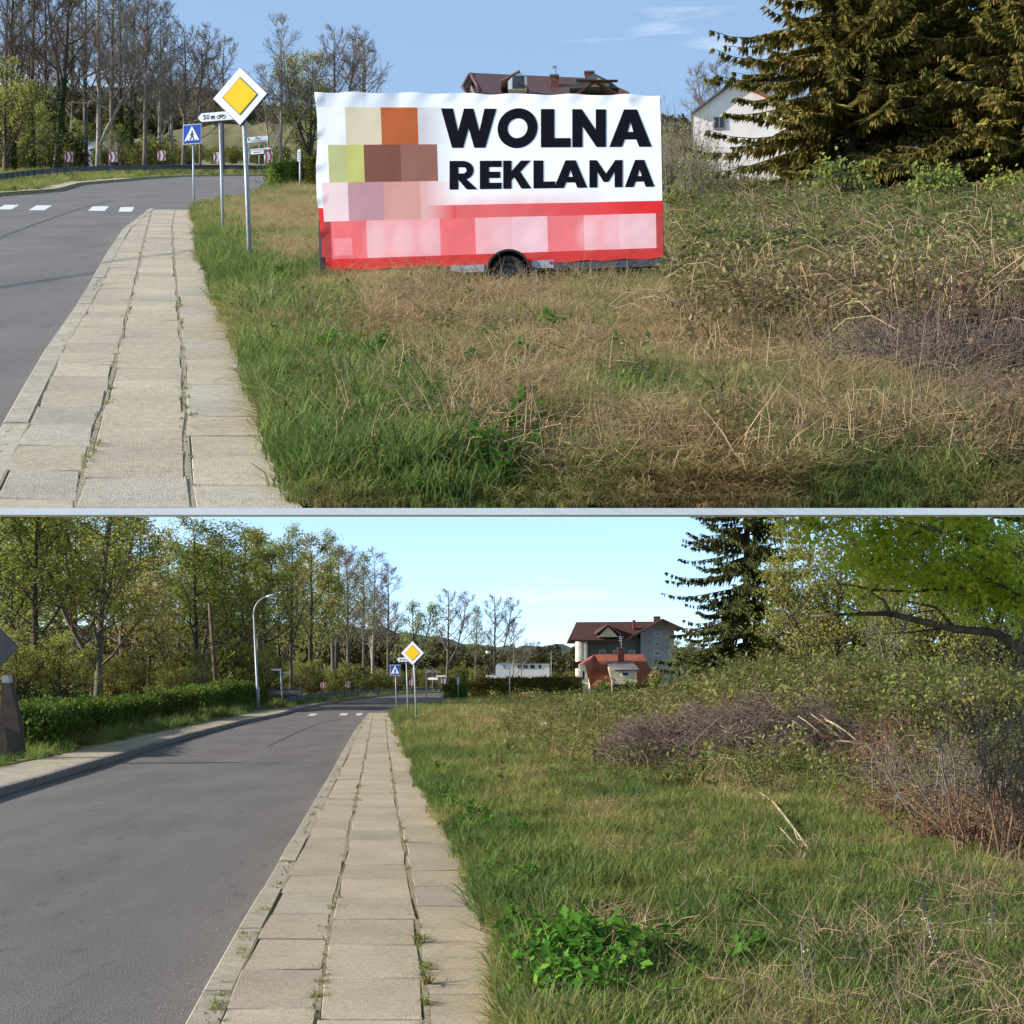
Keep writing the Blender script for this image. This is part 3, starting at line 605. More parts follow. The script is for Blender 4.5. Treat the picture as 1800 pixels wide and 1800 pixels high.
D_ = 105; t = thing('oval_sign', 'white oval sign on a post among shrubs left of the street lamp', 'sign', (wx(405, D_), D_, 0)); zc = wz(1194, D_)
mb = MB(); mb.tube([(0, .03, -.2), (0, .03, zc)], .04, 8); mb.build('pole', M_dgal, t)
mb = MB(); mb.ring((0, zc), .4, .002, -.04, .0, k=24, sx=.55, sz=1); pl = mb.build('plate', M_white, t)
mb = MB(); mb.prism([(-.05, zc - .3), (.02, zc - .3), (.07, zc + .1), (0, zc + .16), (-.07, zc)], -.05, -.042); mb.build('emblem', M_gtxt, pl)
# stout concrete foot and the back of a diamond sign at the left pavement
D_ = float(LO.D(1334)); s = D_ / F
t = thing('concrete_foot', 'tapered brown concrete pole foot with pale cap at the hedge end', 'pole', (wx(20, D_), D_, .02))
mb = MB(); hz = (1334 - 1202) * s
mb.prism([(-.2, -.2), (.28, -.2), (.24, .25), (.17, hz * .55), (.0, hz), (-.16, hz), (-.2, hz * .5)], -.12, .14); mb.build('foot', M_cpost, t)
mb = MB(); mb.prism([(-.17, hz), (-.015, hz), (-.03, hz + .15), (-.15, hz + .15)], -.1, .12); mb.build('cap', M_galv, t)
mb = MB(); mb.tube([(-.19, -.16, -.1), (-.28, -.16, hz * .45)], .02, 6); mb.build('earth_strap', M_frame, t)
t = thing('priority_sign', 'dark grey back of a diamond road sign above the concrete pole foot', 'road sign', (wx(-6, D_ - .4), D_ - .4, .02)); zc = wz(1140, D_); hd = 39 * s
mb = MB(); mb.tube([(0, .06, -.2), (0, .06, zc)], .03, 8); mb.build('pole', M_galv, t)
mb = MB(); mb.prism([(-hd, zc), (0, zc - hd), (hd, zc), (0, zc + hd)], -.02, .02); mb.build('sign_plate', M_bbody, t)

# ------------------------------------------------------------------ banner trailer, upper street
D_ = float(UP.D(500)); s = D_ / F; gz = UP.a * D_
bx = 866
t = thing('banner_trailer', 'large red and white advertising banner on a single axle trailer in the meadow', 'trailer', (wx(bx, D_), D_, gz), R(-9))
def LX(x):
    # the trailer stands turned a little to the left: solve for the place along it that is seen at column x
    k = (x - 900) / F; c, q = math.cos(R(9)), math.sin(R(9)); return (k * D_ - t.location.x) / (c + k * q)
LZ = lambda y: wz(y, D_) - gz
TL, TR, BR, BL = (555, 165), (1161, 171), (1167, 456), (567, 479)
nu, nv = 300, 156
U, V = np.meshgrid(np.linspace(0, 1, nu + 1), np.linspace(0, 1, nv + 1))
bil = lambda k: (TL[k] * (1 - U) + TR[k] * U) * (1 - V) + (BL[k] * (1 - U) + BR[k] * U) * V
PX, PY = bil(0), bil(1)
PX = PX + np.where(U < .02, 3 * np.sin(V * 9) * (1 - U / .02), 0)
PY = PY + np.where(V < .02, 1.2 * np.sin(U * 40) * (1 - V / .02), 0) + np.where(V > .98, 1.2 * np.sin(U * 55), 0)
wr = .012 * (fbm(U * 9, V * 5 + U * 3) - .5) + .02 * np.maximum(0, np.sin((U * 1.4 - V) * 26 + 4 * fbm(U * 5, V * 5))) ** 3 * np.clip((U - .72) / .28, 0, 1) * np.clip(1 - V * 1.5, 0, 1) \
    + .012 * np.sin(U * 70 + 3 * np.sin(V * 6)) * np.clip(1 - V / .12, 0, 1) * .5 + .014 * np.maximum(0, np.sin(V * 34 + U * 20)) ** 2 * np.clip(1 - U / .03, 0, 1)
wr = wr * (1 - np.clip((PX - 740) / 40, 0, 1) * np.clip((1172 - PX) / 20, .0, 1) * np.clip((PY - 178) / 14, 0, 1) * np.clip((352 - PY) / 14, 0, 1) * .97)
ZS = lambda x: 1 - LX(x) * math.sin(R(9)) / D_
LZ2 = lambda x, y: (HC + (HL - y) / F * D_ * ZS(x)) - gz
vv = np.stack([LX(PX), -.06 - wr, LZ2(PX, PY)], -1).reshape(-1, 3)
a = np.arange(nv)[:, None] * (nu + 1); j = np.arange(nu)[None]
mb = MB(); mb.add(vv, np.stack([a + nu + 1 + j, a + nu + 2 + j, a + j + 1, a + j], -1).reshape(-1, 4), 0, True)
me = mb.mesh('banner', [])
cx = (PX[:-1, :-1] + PX[1:, 1:]) / 2; cy = (PY[:-1, :-1] + PY[1:, 1:]) / 2; cu = (U[:-1, :-1] + U[1:, 1:]) / 2
cv = (V[:-1, :-1] + V[1:, 1:]) / 2; cx = 556 + cu * 608; cy = 168 + 299.5 * cv; bord = 168 + 299.5 * .648 + 0 * cx
lin = lambda c: np.array(S(*c))
img = np.tile(lin((246, 247, 250)), (nv, nu, 1))
def blend(mask, c):
    global img
    mask = np.clip(mask, 0, 1)[..., None]; img = img * (1 - mask) + lin(c) * mask
blend((cy > bord) * 1.0, (226, 42, 44))
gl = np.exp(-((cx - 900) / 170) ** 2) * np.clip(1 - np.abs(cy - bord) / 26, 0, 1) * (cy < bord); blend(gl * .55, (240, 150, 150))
fade = np.clip((810 - cx) / 30, 0, 1)
for y0, y1, cells in ((164, 192, [(560, 576, 214, 219, 224), (576, 640, 224, 229, 236), (640, 704, 208, 216, 226), (704, 768, 224, 231, 240)]),
                      (192, 256, [(553, 608, 236, 237, 240), (608, 672, 212, 199, 170), (672, 736, 180, 92, 44), (736, 800, 204, 199, 204)]),
                      (256, 320, [(576, 608, 188, 188, 132), (608, 640, 190, 190, 108), (640, 704, 124, 75, 60), (704, 768, 146, 97, 84), (768, 800, 214, 216, 226)]),
                      (320, 384, [(564, 608, 236, 206, 208), (608, 672, 190, 142, 148), (672, 736, 210, 152, 142), (736, 800, 222, 172, 168)])):
    for x0, x1, *c in cells:
        m_ = ((cx >= x0) & (cx < x1) & (cy >= y0) & (cy < y1)) * 1.0
        if x1 == 800: m_ = m_ * np.clip((806 - cx) / 60, 0, 1)
        blend(m_, c)
for x0, x1, c in ((576, 640, (238, 110, 114)), (640, 704, (238, 168, 170)), (704, 768, (236, 160, 165)), (768, 832, (236, 110, 112)), (832, 896, (238, 172, 175)), (896, 960, (240, 188, 192)),
                  (960, 1024, (236, 120, 122)), (1024, 1088, (238, 165, 170)), (1088, 1152, (240, 184, 187)), (560, 576, (176, 60, 60)), (1152, 1168, (188, 66, 66))):
    blend(((cx >= x0) & (cx < x1) & (cy >= 384) & (cy < 448)) * 1.0, c)
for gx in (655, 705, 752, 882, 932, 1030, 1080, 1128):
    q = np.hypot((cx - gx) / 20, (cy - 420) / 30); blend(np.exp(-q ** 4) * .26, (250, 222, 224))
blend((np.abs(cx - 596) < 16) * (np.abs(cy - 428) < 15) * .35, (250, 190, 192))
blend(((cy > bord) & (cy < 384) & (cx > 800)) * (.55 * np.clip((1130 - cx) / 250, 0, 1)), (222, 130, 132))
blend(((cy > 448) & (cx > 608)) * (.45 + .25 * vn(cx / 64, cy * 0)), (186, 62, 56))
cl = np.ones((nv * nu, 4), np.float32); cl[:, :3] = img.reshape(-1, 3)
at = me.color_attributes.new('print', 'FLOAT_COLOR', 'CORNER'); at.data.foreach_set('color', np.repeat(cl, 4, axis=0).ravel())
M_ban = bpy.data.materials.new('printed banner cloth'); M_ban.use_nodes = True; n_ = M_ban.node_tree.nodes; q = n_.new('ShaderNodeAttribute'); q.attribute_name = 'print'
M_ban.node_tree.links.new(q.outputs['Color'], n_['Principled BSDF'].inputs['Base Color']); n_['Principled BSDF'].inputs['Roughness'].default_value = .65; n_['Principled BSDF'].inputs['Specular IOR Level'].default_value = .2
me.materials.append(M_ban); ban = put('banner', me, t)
# headline letters, flat print a few millimetres proud of the cloth
GL = {'L': (.62, [[(0, 0), (.62, 0), (.62, .24), (.28, .24), (.28, 1), (0, 1)]]),
      'E': (.64, [[(0, 0), (.64, 0), (.64, .22), (.27, .22), (.27, .39), (.6, .39), (.6, .61), (.27, .61), (.27, .78), (.64, .78), (.64, 1), (0, 1)]]),
      'N': (.86, [[(0, 0), (.26, 0), (.26, .55), (.62, 0), (.86, 0), (.86, 1), (.6, 1), (.6, .45), (.24, 1), (0, 1)]]),
      'K': (.92, [[(0, 0), (.27, 0), (.27, .3), (.36, .41), (.6, 0), (.92, 0), (.56, .6), (.9, 1), (.58, 1), (.27, .62), (.27, 1), (0, 1)]]),
      'W': (1.3, [[(.26, 0), (.52, 0), (.65, .5), (.78, 0), (1.04, 0), (1.3, 1), (1.02, 1), (.9, .42), (.76, 1), (.54, 1), (.40, .42), (.28, 1), (0, 1)]]),
      'M': (1.05, [[(0, 0), (.25, 0), (.25, .58), (.45, .2), (.6, .2), (.8, .58), (.8, 0), (1.05, 0), (1.05, 1), (.82, 1), (.525, .5), (.23, 1), (0, 1)]]),
      'A': (.95, [[(0, 0), (.28, 0), (.345, .2), (.475, .2), (.475, .4), (.41, .4), (.475, .66), (.475, 1), (.33, 1)], [(.95, 0), (.62, 1), (.475, 1), (.475, .66), (.54, .4), (.475, .4), (.475, .2), (.605, .2), (.67, 0)]]),
      'R': (.82, [[(0, 0), (.27, 0), (.27, 1), (0, 1)], [(.27, .78), (.42, .78), (.42, 1), (.27, 1)], [(.27, .34), (.42, .34), (.42, .56), (.27, .56)]]), 'O': (1.04, [])}
M_navy = mat('navy print', S(15, 15, 27), None, rough=.9, spec=.1)
for word, boxes, ya, yb in (('WOLNA', [(777, 874), (876, 946), (952, 1004), (1007, 1066), (1072, 1146)], (194, 263), (196, 261)),
                            ('REKLAMA', [(792, 838), (845, 883), (886, 935), (939, 977), (975, 1033), (1037, 1095), (1099, 1151)], (286, 336), (284, 331))):
    mb = MB(); x_0, x_1 = boxes[0][0], boxes[-1][1]
    for ch, (xa, xb) in zip(word, boxes):
        w, polys = GL[ch]; f = lambda x: (x - x_0) / (x_1 - x_0)
        T = lambda u, v: (LX(xa + u / w * (xb - xa)), LZ2(xa + u / w * (xb - xa), (ya[1] + (yb[1] - ya[1]) * f(xa + u / w * (xb - xa))) * (1 - v) + (ya[0] + (yb[0] - ya[0]) * f(xa + u / w * (xb - xa))) * v))
        for pg in polys: mb.prism([T(u, v) for u, v in pg], -.0640, -.0628)
        if ch == 'O':
            c = T(.52, .5); hx_, hz_ = (T(1.04, .5)[0] - T(0, .5)[0]) / 2, (T(.52, 1)[1] - T(.52, 0)[1]) / 2 * 1.03
            mb.ring(c, 1, .5, -.0640, -.0628, k=40, sx=hx_, sz=hz_)
        if ch == 'R':
            q = [T(.42 + rr * math.cos(aa), .67 + rr * math.sin(aa)) for aa in np.linspace(-math.pi / 2, math.pi / 2, 14) for rr in (.33, .11)]
            for k in range(13): mb.prism([q[2 * k], q[2 * k + 2], q[2 * k + 3], q[2 * k + 1]], -.0640, -.0628)
            mb.prism([T(.27, .345), (T(.52, .36)), T(.86, 0), T(.53, 0)], -.0652, -.0642)
    mb.build('lettering', M_navy, ban)
# frame, chassis, wheel
mb = MB()
for x in (565, 712, 860, 1010, 1158): mb.box((LX(x), .0, (LZ2(x, 173) + LZ2(x, 466)) / 2), (.05, .05, LZ2(x, 173) - LZ2(x, 466)))
mb.tube([(LX(560), 0, LZ2(560, 170)), (LX(1158), 0, LZ2(1158, 175))], .024, 6); mb.tube([(LX(565), 0, LZ2(565, 318)), (LX(1160), 0, LZ2(1160, 314))], .022, 6); mb.build('banner_frame', M_dgal, t)
mb = MB(); v = vv.reshape(nv + 1, nu + 1, 3)
mb.quads([v[0, 0] + (0, .09, 0), v[-1, 0] + (.0, .09, 0), v[-1, -1] + (0, .09, 0), v[0, -1] + (0, .09, 0)]); mb.build('banner_back', M_bbody, t)
mb = MB()
for y in (-.02, 1.3): mb.box((LX(880), y, LZ2(900, 474)), (LX(1150) - LX(590), .07, .09))
for x in (600, 760, 1000, 1140): mb.box((LX(x), .64, LZ2(900, 474)), (.07, 1.3, .06))
mb.build('chassis', M_dgal, t)
for xa, xb, y0, y1 in ((800, 858, 478, 488), (940, 978, 470, 481)):
    mb = MB(); mb.prism([(LX(xa), LZ2(xa, y1 - 3)), (LX(xa + 12), LZ2(xa, y1 + 1)), (LX(xb), LZ2(xb, y1)), (LX(xb), LZ2(xb, y0 - 3)), (LX(xa + 4), LZ2(xb, y0 - 3)), (LX(xa), LZ2(xa, y0))], -.26, -.12); mb.build('light_bar', M_galv, t)
    if xa > 900: mb = MB(); mb.box((LX(xb - 5), -.264, LZ2(900, 475)), (.03, .012, .03)); mb.build('reflector', M_red, t)
wc = np.array((LX(900), LZ2(900, 489))); rw = .205
mb = MB(); 
q = np.linspace(0, 2 * math.pi, 29)[:-1]; prof = [(.62, -.24), (.9, -.27), (1, -.25), (1.02, -.2), (1.02, -.12), (.97, -.06), (.6, -.08)]
v_ = np.array([[(wc[0] + rw * r_ * math.cos(a_), y_, wc[1] + rw * r_ * math.sin(a_)) for r_, y_ in prof] for a_ in q]); c_ = len(prof); i = np.arange(28)[:, None]; jj = np.arange(c_ - 1)[None]
mb.add(v_, np.stack([i * c_ + jj, i * c_ + jj + 1, ((i + 1) % 28) * c_ + jj + 1, ((i + 1) % 28) * c_ + jj], -1).reshape(-1, 4), 0, True)
wh = put('wheel', None, t); mb.build('tyre', M_rubber, wh)
mb = MB(); mb.ring(wc, rw * .62, rw * .5, -.23, -.1, k=24); mb.ring(wc, rw * .5, rw * .16, -.2, -.17, k=24); mb.ring(wc, rw * .17, .002, -.235, -.16, k=12)
for a_ in np.radians(range(0, 360, 72)): mb.ring(wc + rw * .3 * np.array((math.cos(a_), math.sin(a_))), rw * .05, .001, -.21, -.2, k=6)
mb.build('rim', M_dgal, wh)
mb = MB(); mb.ring(wc, rw * 1.3, rw * 1.18, -.3, -.03, k=18, a0=8, a1=172); mb.ring(wc, rw * 1.19, rw * 1.0, -.07, -.04, k=18, a0=8, a1=172); mb.build('mudguard', M_plas, t)
mb = MB(); mb.box((LX(574), -.16, LZ2(574, 478)), (.05, .05, .26)); mb.box((LX(580), -.16, LZ2(580, 486)), (.16, .12, .03)); mb.build('jack_leg', M_plas, t)
mb = MB(); mb.box((LX(1178), .3, LZ2(1178, 455)), (.22, .1, .05)); mb.box((LX(1190), .3, LZ2(1190, 453)), (.08, .18, .04)); mb.build('tow_bar', M_galv, t)

# ------------------------------------------------------------------ houses
def win(parent, x, z, w, h, y, muntin=True):
    mb = MB(); e = .06
    mb.prism([(x - w / 2 - e, z - e), (x + w / 2 + e, z - e), (x + w / 2 + e, z), (x - w / 2 - e, z)], y - .06, y + .02)
    mb.prism([(x - w / 2 - e, z + h), (x + w / 2 + e, z + h), (x + w / 2 + e, z + h + e), (x - w / 2 - e, z + h + e)], y - .05, y + .02)
    for q in (-1, 1): mb.box((x + q * (w / 2 + e / 2), y - .015, z + h / 2), (e, .07, h))
    if muntin: mb.box((x, y - .01, z + h / 2), (.05, .06, h))
    f = mb.build('window', M_frame, parent); mb = MB(); mb.box((x, y + .004, z + h / 2), (w, .02, h)); mb.build('pane', M_glass, f)

def slab_roof(mb, a, b, c, d, th=.14):
    """roof plane a-b (eave) c-d (ridge) with thickness"""
    P = [np.array(q, float) for q in (a, b, c, d)]; n_ = np.cross(P[1] - P[0], P[3] - P[0]); n_ /= np.linalg.norm(n_)
    v = np.array(P + [p - n_ * th for p in P]); mb.add(v, [(0, 1, 2, 3), (7, 6, 5, 4), (0, 4, 5, 1), (1, 5, 6, 2), (2, 6, 7, 3), (3, 7, 4, 0)])

# dark red roofed house behind the banner
D_ = 110; g = UP.a * D_; X = lambda x: wx(x, D_) - wx(960, D_); Z = lambda y, q=0.0: wz(y, D_ + q) - g
h1 = thing('house', 'big house whose dark red roof with dormer shows above the banner', 'house', (wx(960, D_), D_, g))
mb = MB(); mb.prism([(X(832), -1), (X(1082), -1), (X(1082), Z(172)), (X(832), Z(172))], .5, 9); mb.build('wall', M_cream, h1)
mb = MB(); zr0, ze, zb_ = Z(128, 4.6), Z(178, -1.2), Z(178, -1.2)
slab_roof(mb, (X(840), -1.2, ze), (X(1092), -1.2, ze), (X(1060), 4.6, Z(138, 4.6)), (X(827), 4.6, zr0)); 
slab_roof(mb, (X(1092), 10.4, ze), (X(840), 10.4, ze), (X(827), 4.7, zr0 - .02), (X(1060), 4.7, Z(138, 4.6) - .03));
mb.add([(X(1104), -1.0, Z(171)), (X(1104), 10, Z(171)), (X(1058), 4.6, Z(138, 4.6))], [(0, 1, 2)]); rf = mb.build('roof', M_roofd, h1)
mb = MB(); slab_roof(mb, (X(814), 1.2, Z(151, 1.2)), (X(822), 1.0, Z(168, 1)), (X(846), 4.2, Z(160, 4.2)), (X(827), 4.4, zr0 - .03), .12)
mb.tube([(X(827), .2, Z(128)), (X(813), .0, Z(153)), (X(826), -.2, Z(166))], .16, 5); mb.tube([(X(827), .1, Z(129)), (X(845), -1.1, Z(170))], .14, 5); mb.build('gable_board', M_roofd, h1)
mb = MB(); mb.prism([(X(828), Z(146)), (X(840), Z(172)), (X(823), Z(172))], .3, .5); mb.build('gable_wall', M_cream, h1)
# dormer
mb = MB(); mb.prism([(X(893), Z(172)), (X(926), Z(172)), (X(926), Z(151)), (X(913), Z(142)), (X(900), Z(151)), (X(893), Z(158))], -1.6, 2.5); dm = mb.build('dormer', M_frame, h1)
mb = MB(); slab_roof(mb, (X(929), -1.9, Z(154, -1.9)), (X(929), 3, Z(154, 0)), (X(913), 3, Z(140, -1.9)), (X(913), -1.9, Z(140, -1.9)), .1); slab_roof(mb, (X(880), 3, Z(152)), (X(880), -1.2, Z(152)), (X(913), -1.9, Z(141)), (X(913), 3, Z(141)), .1); mb.build('dormer_roof', M_roofd, dm)
mb = MB(); mb.box((X(911), -1.62, Z(160)), (.85, .06, .9)); mb.build('pane', M_glass, dm)
# right gable
mb = MB(); mb.prism([(X(1000), Z(172)), (X(1085), Z(172)), (X(1070), Z(160)), (X(1042), Z(146)), (X(1012), Z(163))], -1.8, 3); gb = mb.build('front_gable', M_wgrn, h1)
mb = MB(); slab_roof(mb, (X(1000), 4, Z(170, -2.3)), (X(1000), -2.3, Z(170, -2.3)), (X(1043), -2.3, Z(140, -2.3)), (X(1043), 4.6, Z(138, -1)), .12); slab_roof(mb, (X(1090), -2.3, Z(168, -2.3)), (X(1090), 4, Z(167, -2.3)), (X(1043), 4.6, Z(138, -1)), (X(1043), -2.3, Z(140, -2.3)), .12); mb.build('gable_roof', M_roofd, gb)
mb = MB(); mb.prism([(X(1027), Z(170)), (X(1068), Z(170)), (X(1068), Z(166)), (X(1050), Z(156)), (X(1030), Z(165))], -1.95, -1.83); mb.build('gable_panel', M_cream, gb)
mb = MB(); slab_roof(mb, (X(1010), -2.5, Z(163)), (X(1082), -2.5, Z(164)), (X(1082), -1.9, Z(161)), (X(1010), -1.9, Z(160)), .08); mb.build('gable_ledge', M_roofd, gb)
for xa, xb, ya, yb, y in ((969, 983, 135, 151, 2.6), (1033, 1049, 128.5, 141, 4.2)):
    mb = MB(); mb.box(((X(xa) + X(xb)) / 2, y, (Z(ya, y) + Z(yb, y)) / 2 - .3), (X(xb) - X(xa), .6, Z(ya, y) - Z(yb, y) + .6)); ch = mb.build('chimney', M_brick, rf)
    mb = MB(); mb.box(((X(xa) + X(xb)) / 2, y, Z(ya, y)), (X(xb) - X(xa) + .12, .72, .1)); mb.build('chimney_cap', M_slate, rf)
mb = MB(); mb.tube([(X(979), 2.6, Z(135, 2.6)), (X(979), 2.6, Z(115, 2.6))], .03, 5); mb.tube([(X(972), 2.6, Z(117, 2.6)), (X(980), 2.6, Z(117, 2.6))], .03, 4); mb.tube([(X(972), 2.6, Z(119.5, 2.6)), (X(978), 2.6, Z(119.5, 2.6))], .025, 4); mb.build('antenna', M_dgal, h1)

# pale house beside the big spruce
D_ = 78; g = UP.a * D_; X = lambda x: wx(x, D_) - wx(1290, D_); Z = lambda y: wz(y, D_) - g
h2 = thing('house', 'pale pinkish white house with red roof half hidden by the big upper spruces', 'house', (wx(1290, D_), D_, g), R(-8))
mb = MB(); mb.prism([(X(1219), -1), (X(1400), -1), (X(1400), Z(215)), (X(1340), Z(172)), (X(1288), Z(148)), (X(1219), Z(197))], 0, 6); mb.build('wall', M_wall, h2)
mb = MB(); slab_roof(mb, (X(1216), -.25, Z(199)), (X(1216), 6.2, Z(199)), (X(1289), 6.2, Z(146.5)), (X(1289), -.25, Z(146.5)), .08) ; mb.build('roof', M_slate, h2)
mb = MB(); slab_roof(mb, (X(1400), 6.2, Z(205)), (X(1400), -.3, Z(205)), (X(1302), -.3, Z(152)), (X(1302), 6.2, Z(152)), .1); mb.build('red_roof', M_roofo, h2)
mb = MB(); mb.box((X(1301), 1, Z(150)), (.75, .7, .9)); mb.build('chimney', M_wall, h2)
mb = MB(); mb.box((X(1246), 1, Z(168)), (.7, .5, .06)); mb.build('chimney_cap', M_slate, h2)
M_gfr = mat('grey window frame', S(120, 116, 112), None, rough=.6); M_frame_, M_frame = M_frame, M_gfr; win(h2, X(1265), Z(224), .5, .52, -.0); M_frame = M_frame_

# big grey house, lower street
D_ = 205; X = lambda x: wx(x, D_) - wx(1110, D_); Z = lambda y: wz(y, D_)
h3 = thing('apartment_house', 'large grey house with wide dark red roof behind the small orange roofed house', 'house', (wx(1110, D_), D_, 0))
mb = MB(); mb.prism([(X(1030), -1), (X(1127), -1), (X(1127), Z(1122)), (X(1030), Z(1122))], 1.5, 14); mb.build('wall', M_wgrn, h3)
mb = MB(); mb.prism([(X(1127), -1), (X(1186), -1), (X(1186), Z(1100)), (X(1163), Z(1091)), (X(1127), Z(1108))], .6, 14); gw = mb.build('gable_wall', M_wgrey, h3)
mb = MB(); mb.prism([(X(1018), -1), (X(1033), -1), (X(1033), Z(1124)), (X(1018), Z(1124))], .4, 12); mb.build('loggia_wall', M_cream, h3)
mb = MB(); slab_roof(mb, (X(1003), -1, Z(1125)), (X(1100), -1, Z(1125)), (X(1162), 6, Z(1089.5)), (X(1016), 6, Z(1090.5)), .25)
slab_roof(mb, (X(1125), 14, Z(1124)), (X(1003), 14, Z(1124)), (X(1016), 6.1, Z(1090.7)), (X(1162), 6.1, Z(1089.7)), .25); r3 = mb.build('roof', M_roofd, h3)
mb = MB(); slab_roof(mb, (X(1096), 6, Z(1125)), (X(1096), -1.4, Z(1125)), (X(1163), -1.4, Z(1088)), (X(1163), 6, Z(1088)), .25); slab_roof(mb, (X(1198), -1.4, Z(1104)), (X(1198), 6, Z(1104)), (X(1163), 6, Z(1088)), (X(1163), -1.4, Z(1088)), .25); mb.build('gable_roof', M_roofd, h3)
mb = MB(); slab_roof(mb, (X(1180), 2, Z(1102)), (X(1204), 2, Z(1102)), (X(1192), 6, Z(1094)), (X(1176), 6, Z(1094)), .2); mb.build('side_roof', M_roofd, h3)
mb = MB(); slab_roof(mb, (X(1046), -1.5, Z(1118)), (X(1046), 4, Z(1110)), (X(1068), 4, Z(1098)), (X(1068), -1.5, Z(1100)), .15); slab_roof(mb, (X(1090), 4, Z(1110)), (X(1090), -1.5, Z(1118)), (X(1068), -1.5, Z(1100)), (X(1068), 4, Z(1098)), .15)
mb.build('dormer_roof', M_roofd, h3); mb = MB(); mb.prism([(X(1050), Z(1120)), (X(1086), Z(1120)), (X(1068), Z(1102))], -1.2, 3); mb.build('dormer', M_cream, h3)
for xa, xb, ya, yb, y in ((1155, 1167, 1084, 1091, 5), (1115, 1120, 1092, 1102, 3)):
    mb = MB(); mb.box(((X(xa) + X(xb)) / 2, y, (Z(ya) + Z(yb)) / 2), (X(xb) - X(xa), .8, Z(ya) - Z(yb) + .5)); mb.build('chimney', M_brick, r3)
for y in (1117.5, 1135, 1151.5): win(h3, X(1156.5), Z(y), .75, .5, .6, False)
for x, y in ((1112, 1150), (1060, 1150), (1085, 1150)): win(h3, X(x), Z(y), .7, .5, 1.5, False)
for x in (1021, 1029): mb = MB(); mb.box((X(x), .38, Z(1145)), (.25, .08, 2.6)); mb.build('loggia_post', M_frame, h3)
mb = MB(); mb.box((X(1014), -.2, Z(1169)), (1.2, 1.4, .9)); mb.build('balcony', M_plas, h3)
mb = MB(); mb.tube([(X(1091), -1.3, Z(1150)), (X(1091), -1.3, Z(1119))], .04, 5)
for y in (1120, 1123, 1127): mb.tube([(X(1087), -1.3, Z(y)), (X(1095), -1.3, Z(y - 1))], .04, 4)
mb.build('antenna', M_galv, h3)

# small orange roofed house
D_ = 152; X = lambda x: wx(x, D_) - wx(1090, D_); Z = lambda y: wz(y, D_)
h4 = thing('cottage', 'small cream cottage with orange red roof and grey dormer at the lower hedge', 'house', (wx(1090, D_), D_, 0))
mb = MB(); mb.prism([(X(1012), -.3), (X(1160), -.3), (X(1150), Z(1205)), (X(1025), Z(1205)), (X(1022), Z(1200))], .3, 8); mb.build('wall', M_cream, h4)
mb = MB(); v = [(X(1012), -.1, -.3), (X(1037), -.2, -.3), (X(1037), -.2, Z(1205)), (X(1030), 1.2, Z(1168)), (X(1019), 2.4, Z(1168)), (X(1015), 3.2, Z(1200))]
mb.add(v, [np.array([[0, 1, 2, 3, 4, 5]])]); gw = mb.build('gable_wall', mat('bright cream render', S(236, 226, 198), S(224, 212, 182), .8, .9), h4)
mb = MB(); slab_roof(mb, (X(1037), -.6, Z(1206)), (X(1164), -.6, Z(1216)), (X(1136), 3.6, Z(1149)), (X(1048), 3.6, Z(1149)), .12)
slab_roof(mb, (X(1164), 7.8, Z(1210)), (X(1015), 7.8, Z(1206)), (X(1048), 3.65, Z(1149.3)), (X(1136), 3.65, Z(1149.3)), .12)
mb.add([(X(1030), 1.0, Z(1169)), (X(1048), 3.6, Z(1149)), (X(1018), 3.9, Z(1168))], [(0, 1, 2)]); mb.add([(X(1037), -.6, Z(1206)), (X(1048), 3.6, Z(1149)), (X(1029), .9, Z(1169))], [(0, 1, 2)]); r4 = mb.build('roof', M_roofo, h4)
mb = MB(); mb.box((X(1026), .55, Z(1187)), (.3, .3, 1.0)); wf = mb.build('window', M_frame, h4); mb = MB(); mb.box((X(1026), .39, Z(1187)), (.18, .04, .8)); mb.build('pane', M_glass, wf)
mb = MB(); mb.prism([(X(1076), Z(1215)), (X(1118), Z(1215)), (X(1118), Z(1177)), (X(1069), Z(1172)), (X(1074), Z(1200))], -1.0, 2.5); dm = mb.build('dormer', M_cream, h4)
mb = MB(); slab_roof(mb, (X(1078), -1.35, Z(1178)), (X(1122), -1.35, Z(1177)), (X(1114), 2.4, Z(1160.5)), (X(1066), 2.4, Z(1162)), .1); mb.build('dormer_roof', M_slate, dm)
mb = MB(); mb.box((X(1098), -1.03, Z(1185.5)), (.72, .08, .44)); wf = mb.build('window', M_frame, dm); mb = MB(); mb.box((X(1098), -1.08, Z(1185)), (.56, .04, .28)); mb.build('pane', M_glass, dm)
mb = MB(); mb.box((X(1094), 2.2, Z(1152)), (.62, .6, 1.5)); mb.build('chimney', M_brick, r4)
mb = MB(); mb.box((X(1094), 2.2, Z(1138.5)), (.74, .72, .1)); mb.build('chimney_cap', M_slate, r4)

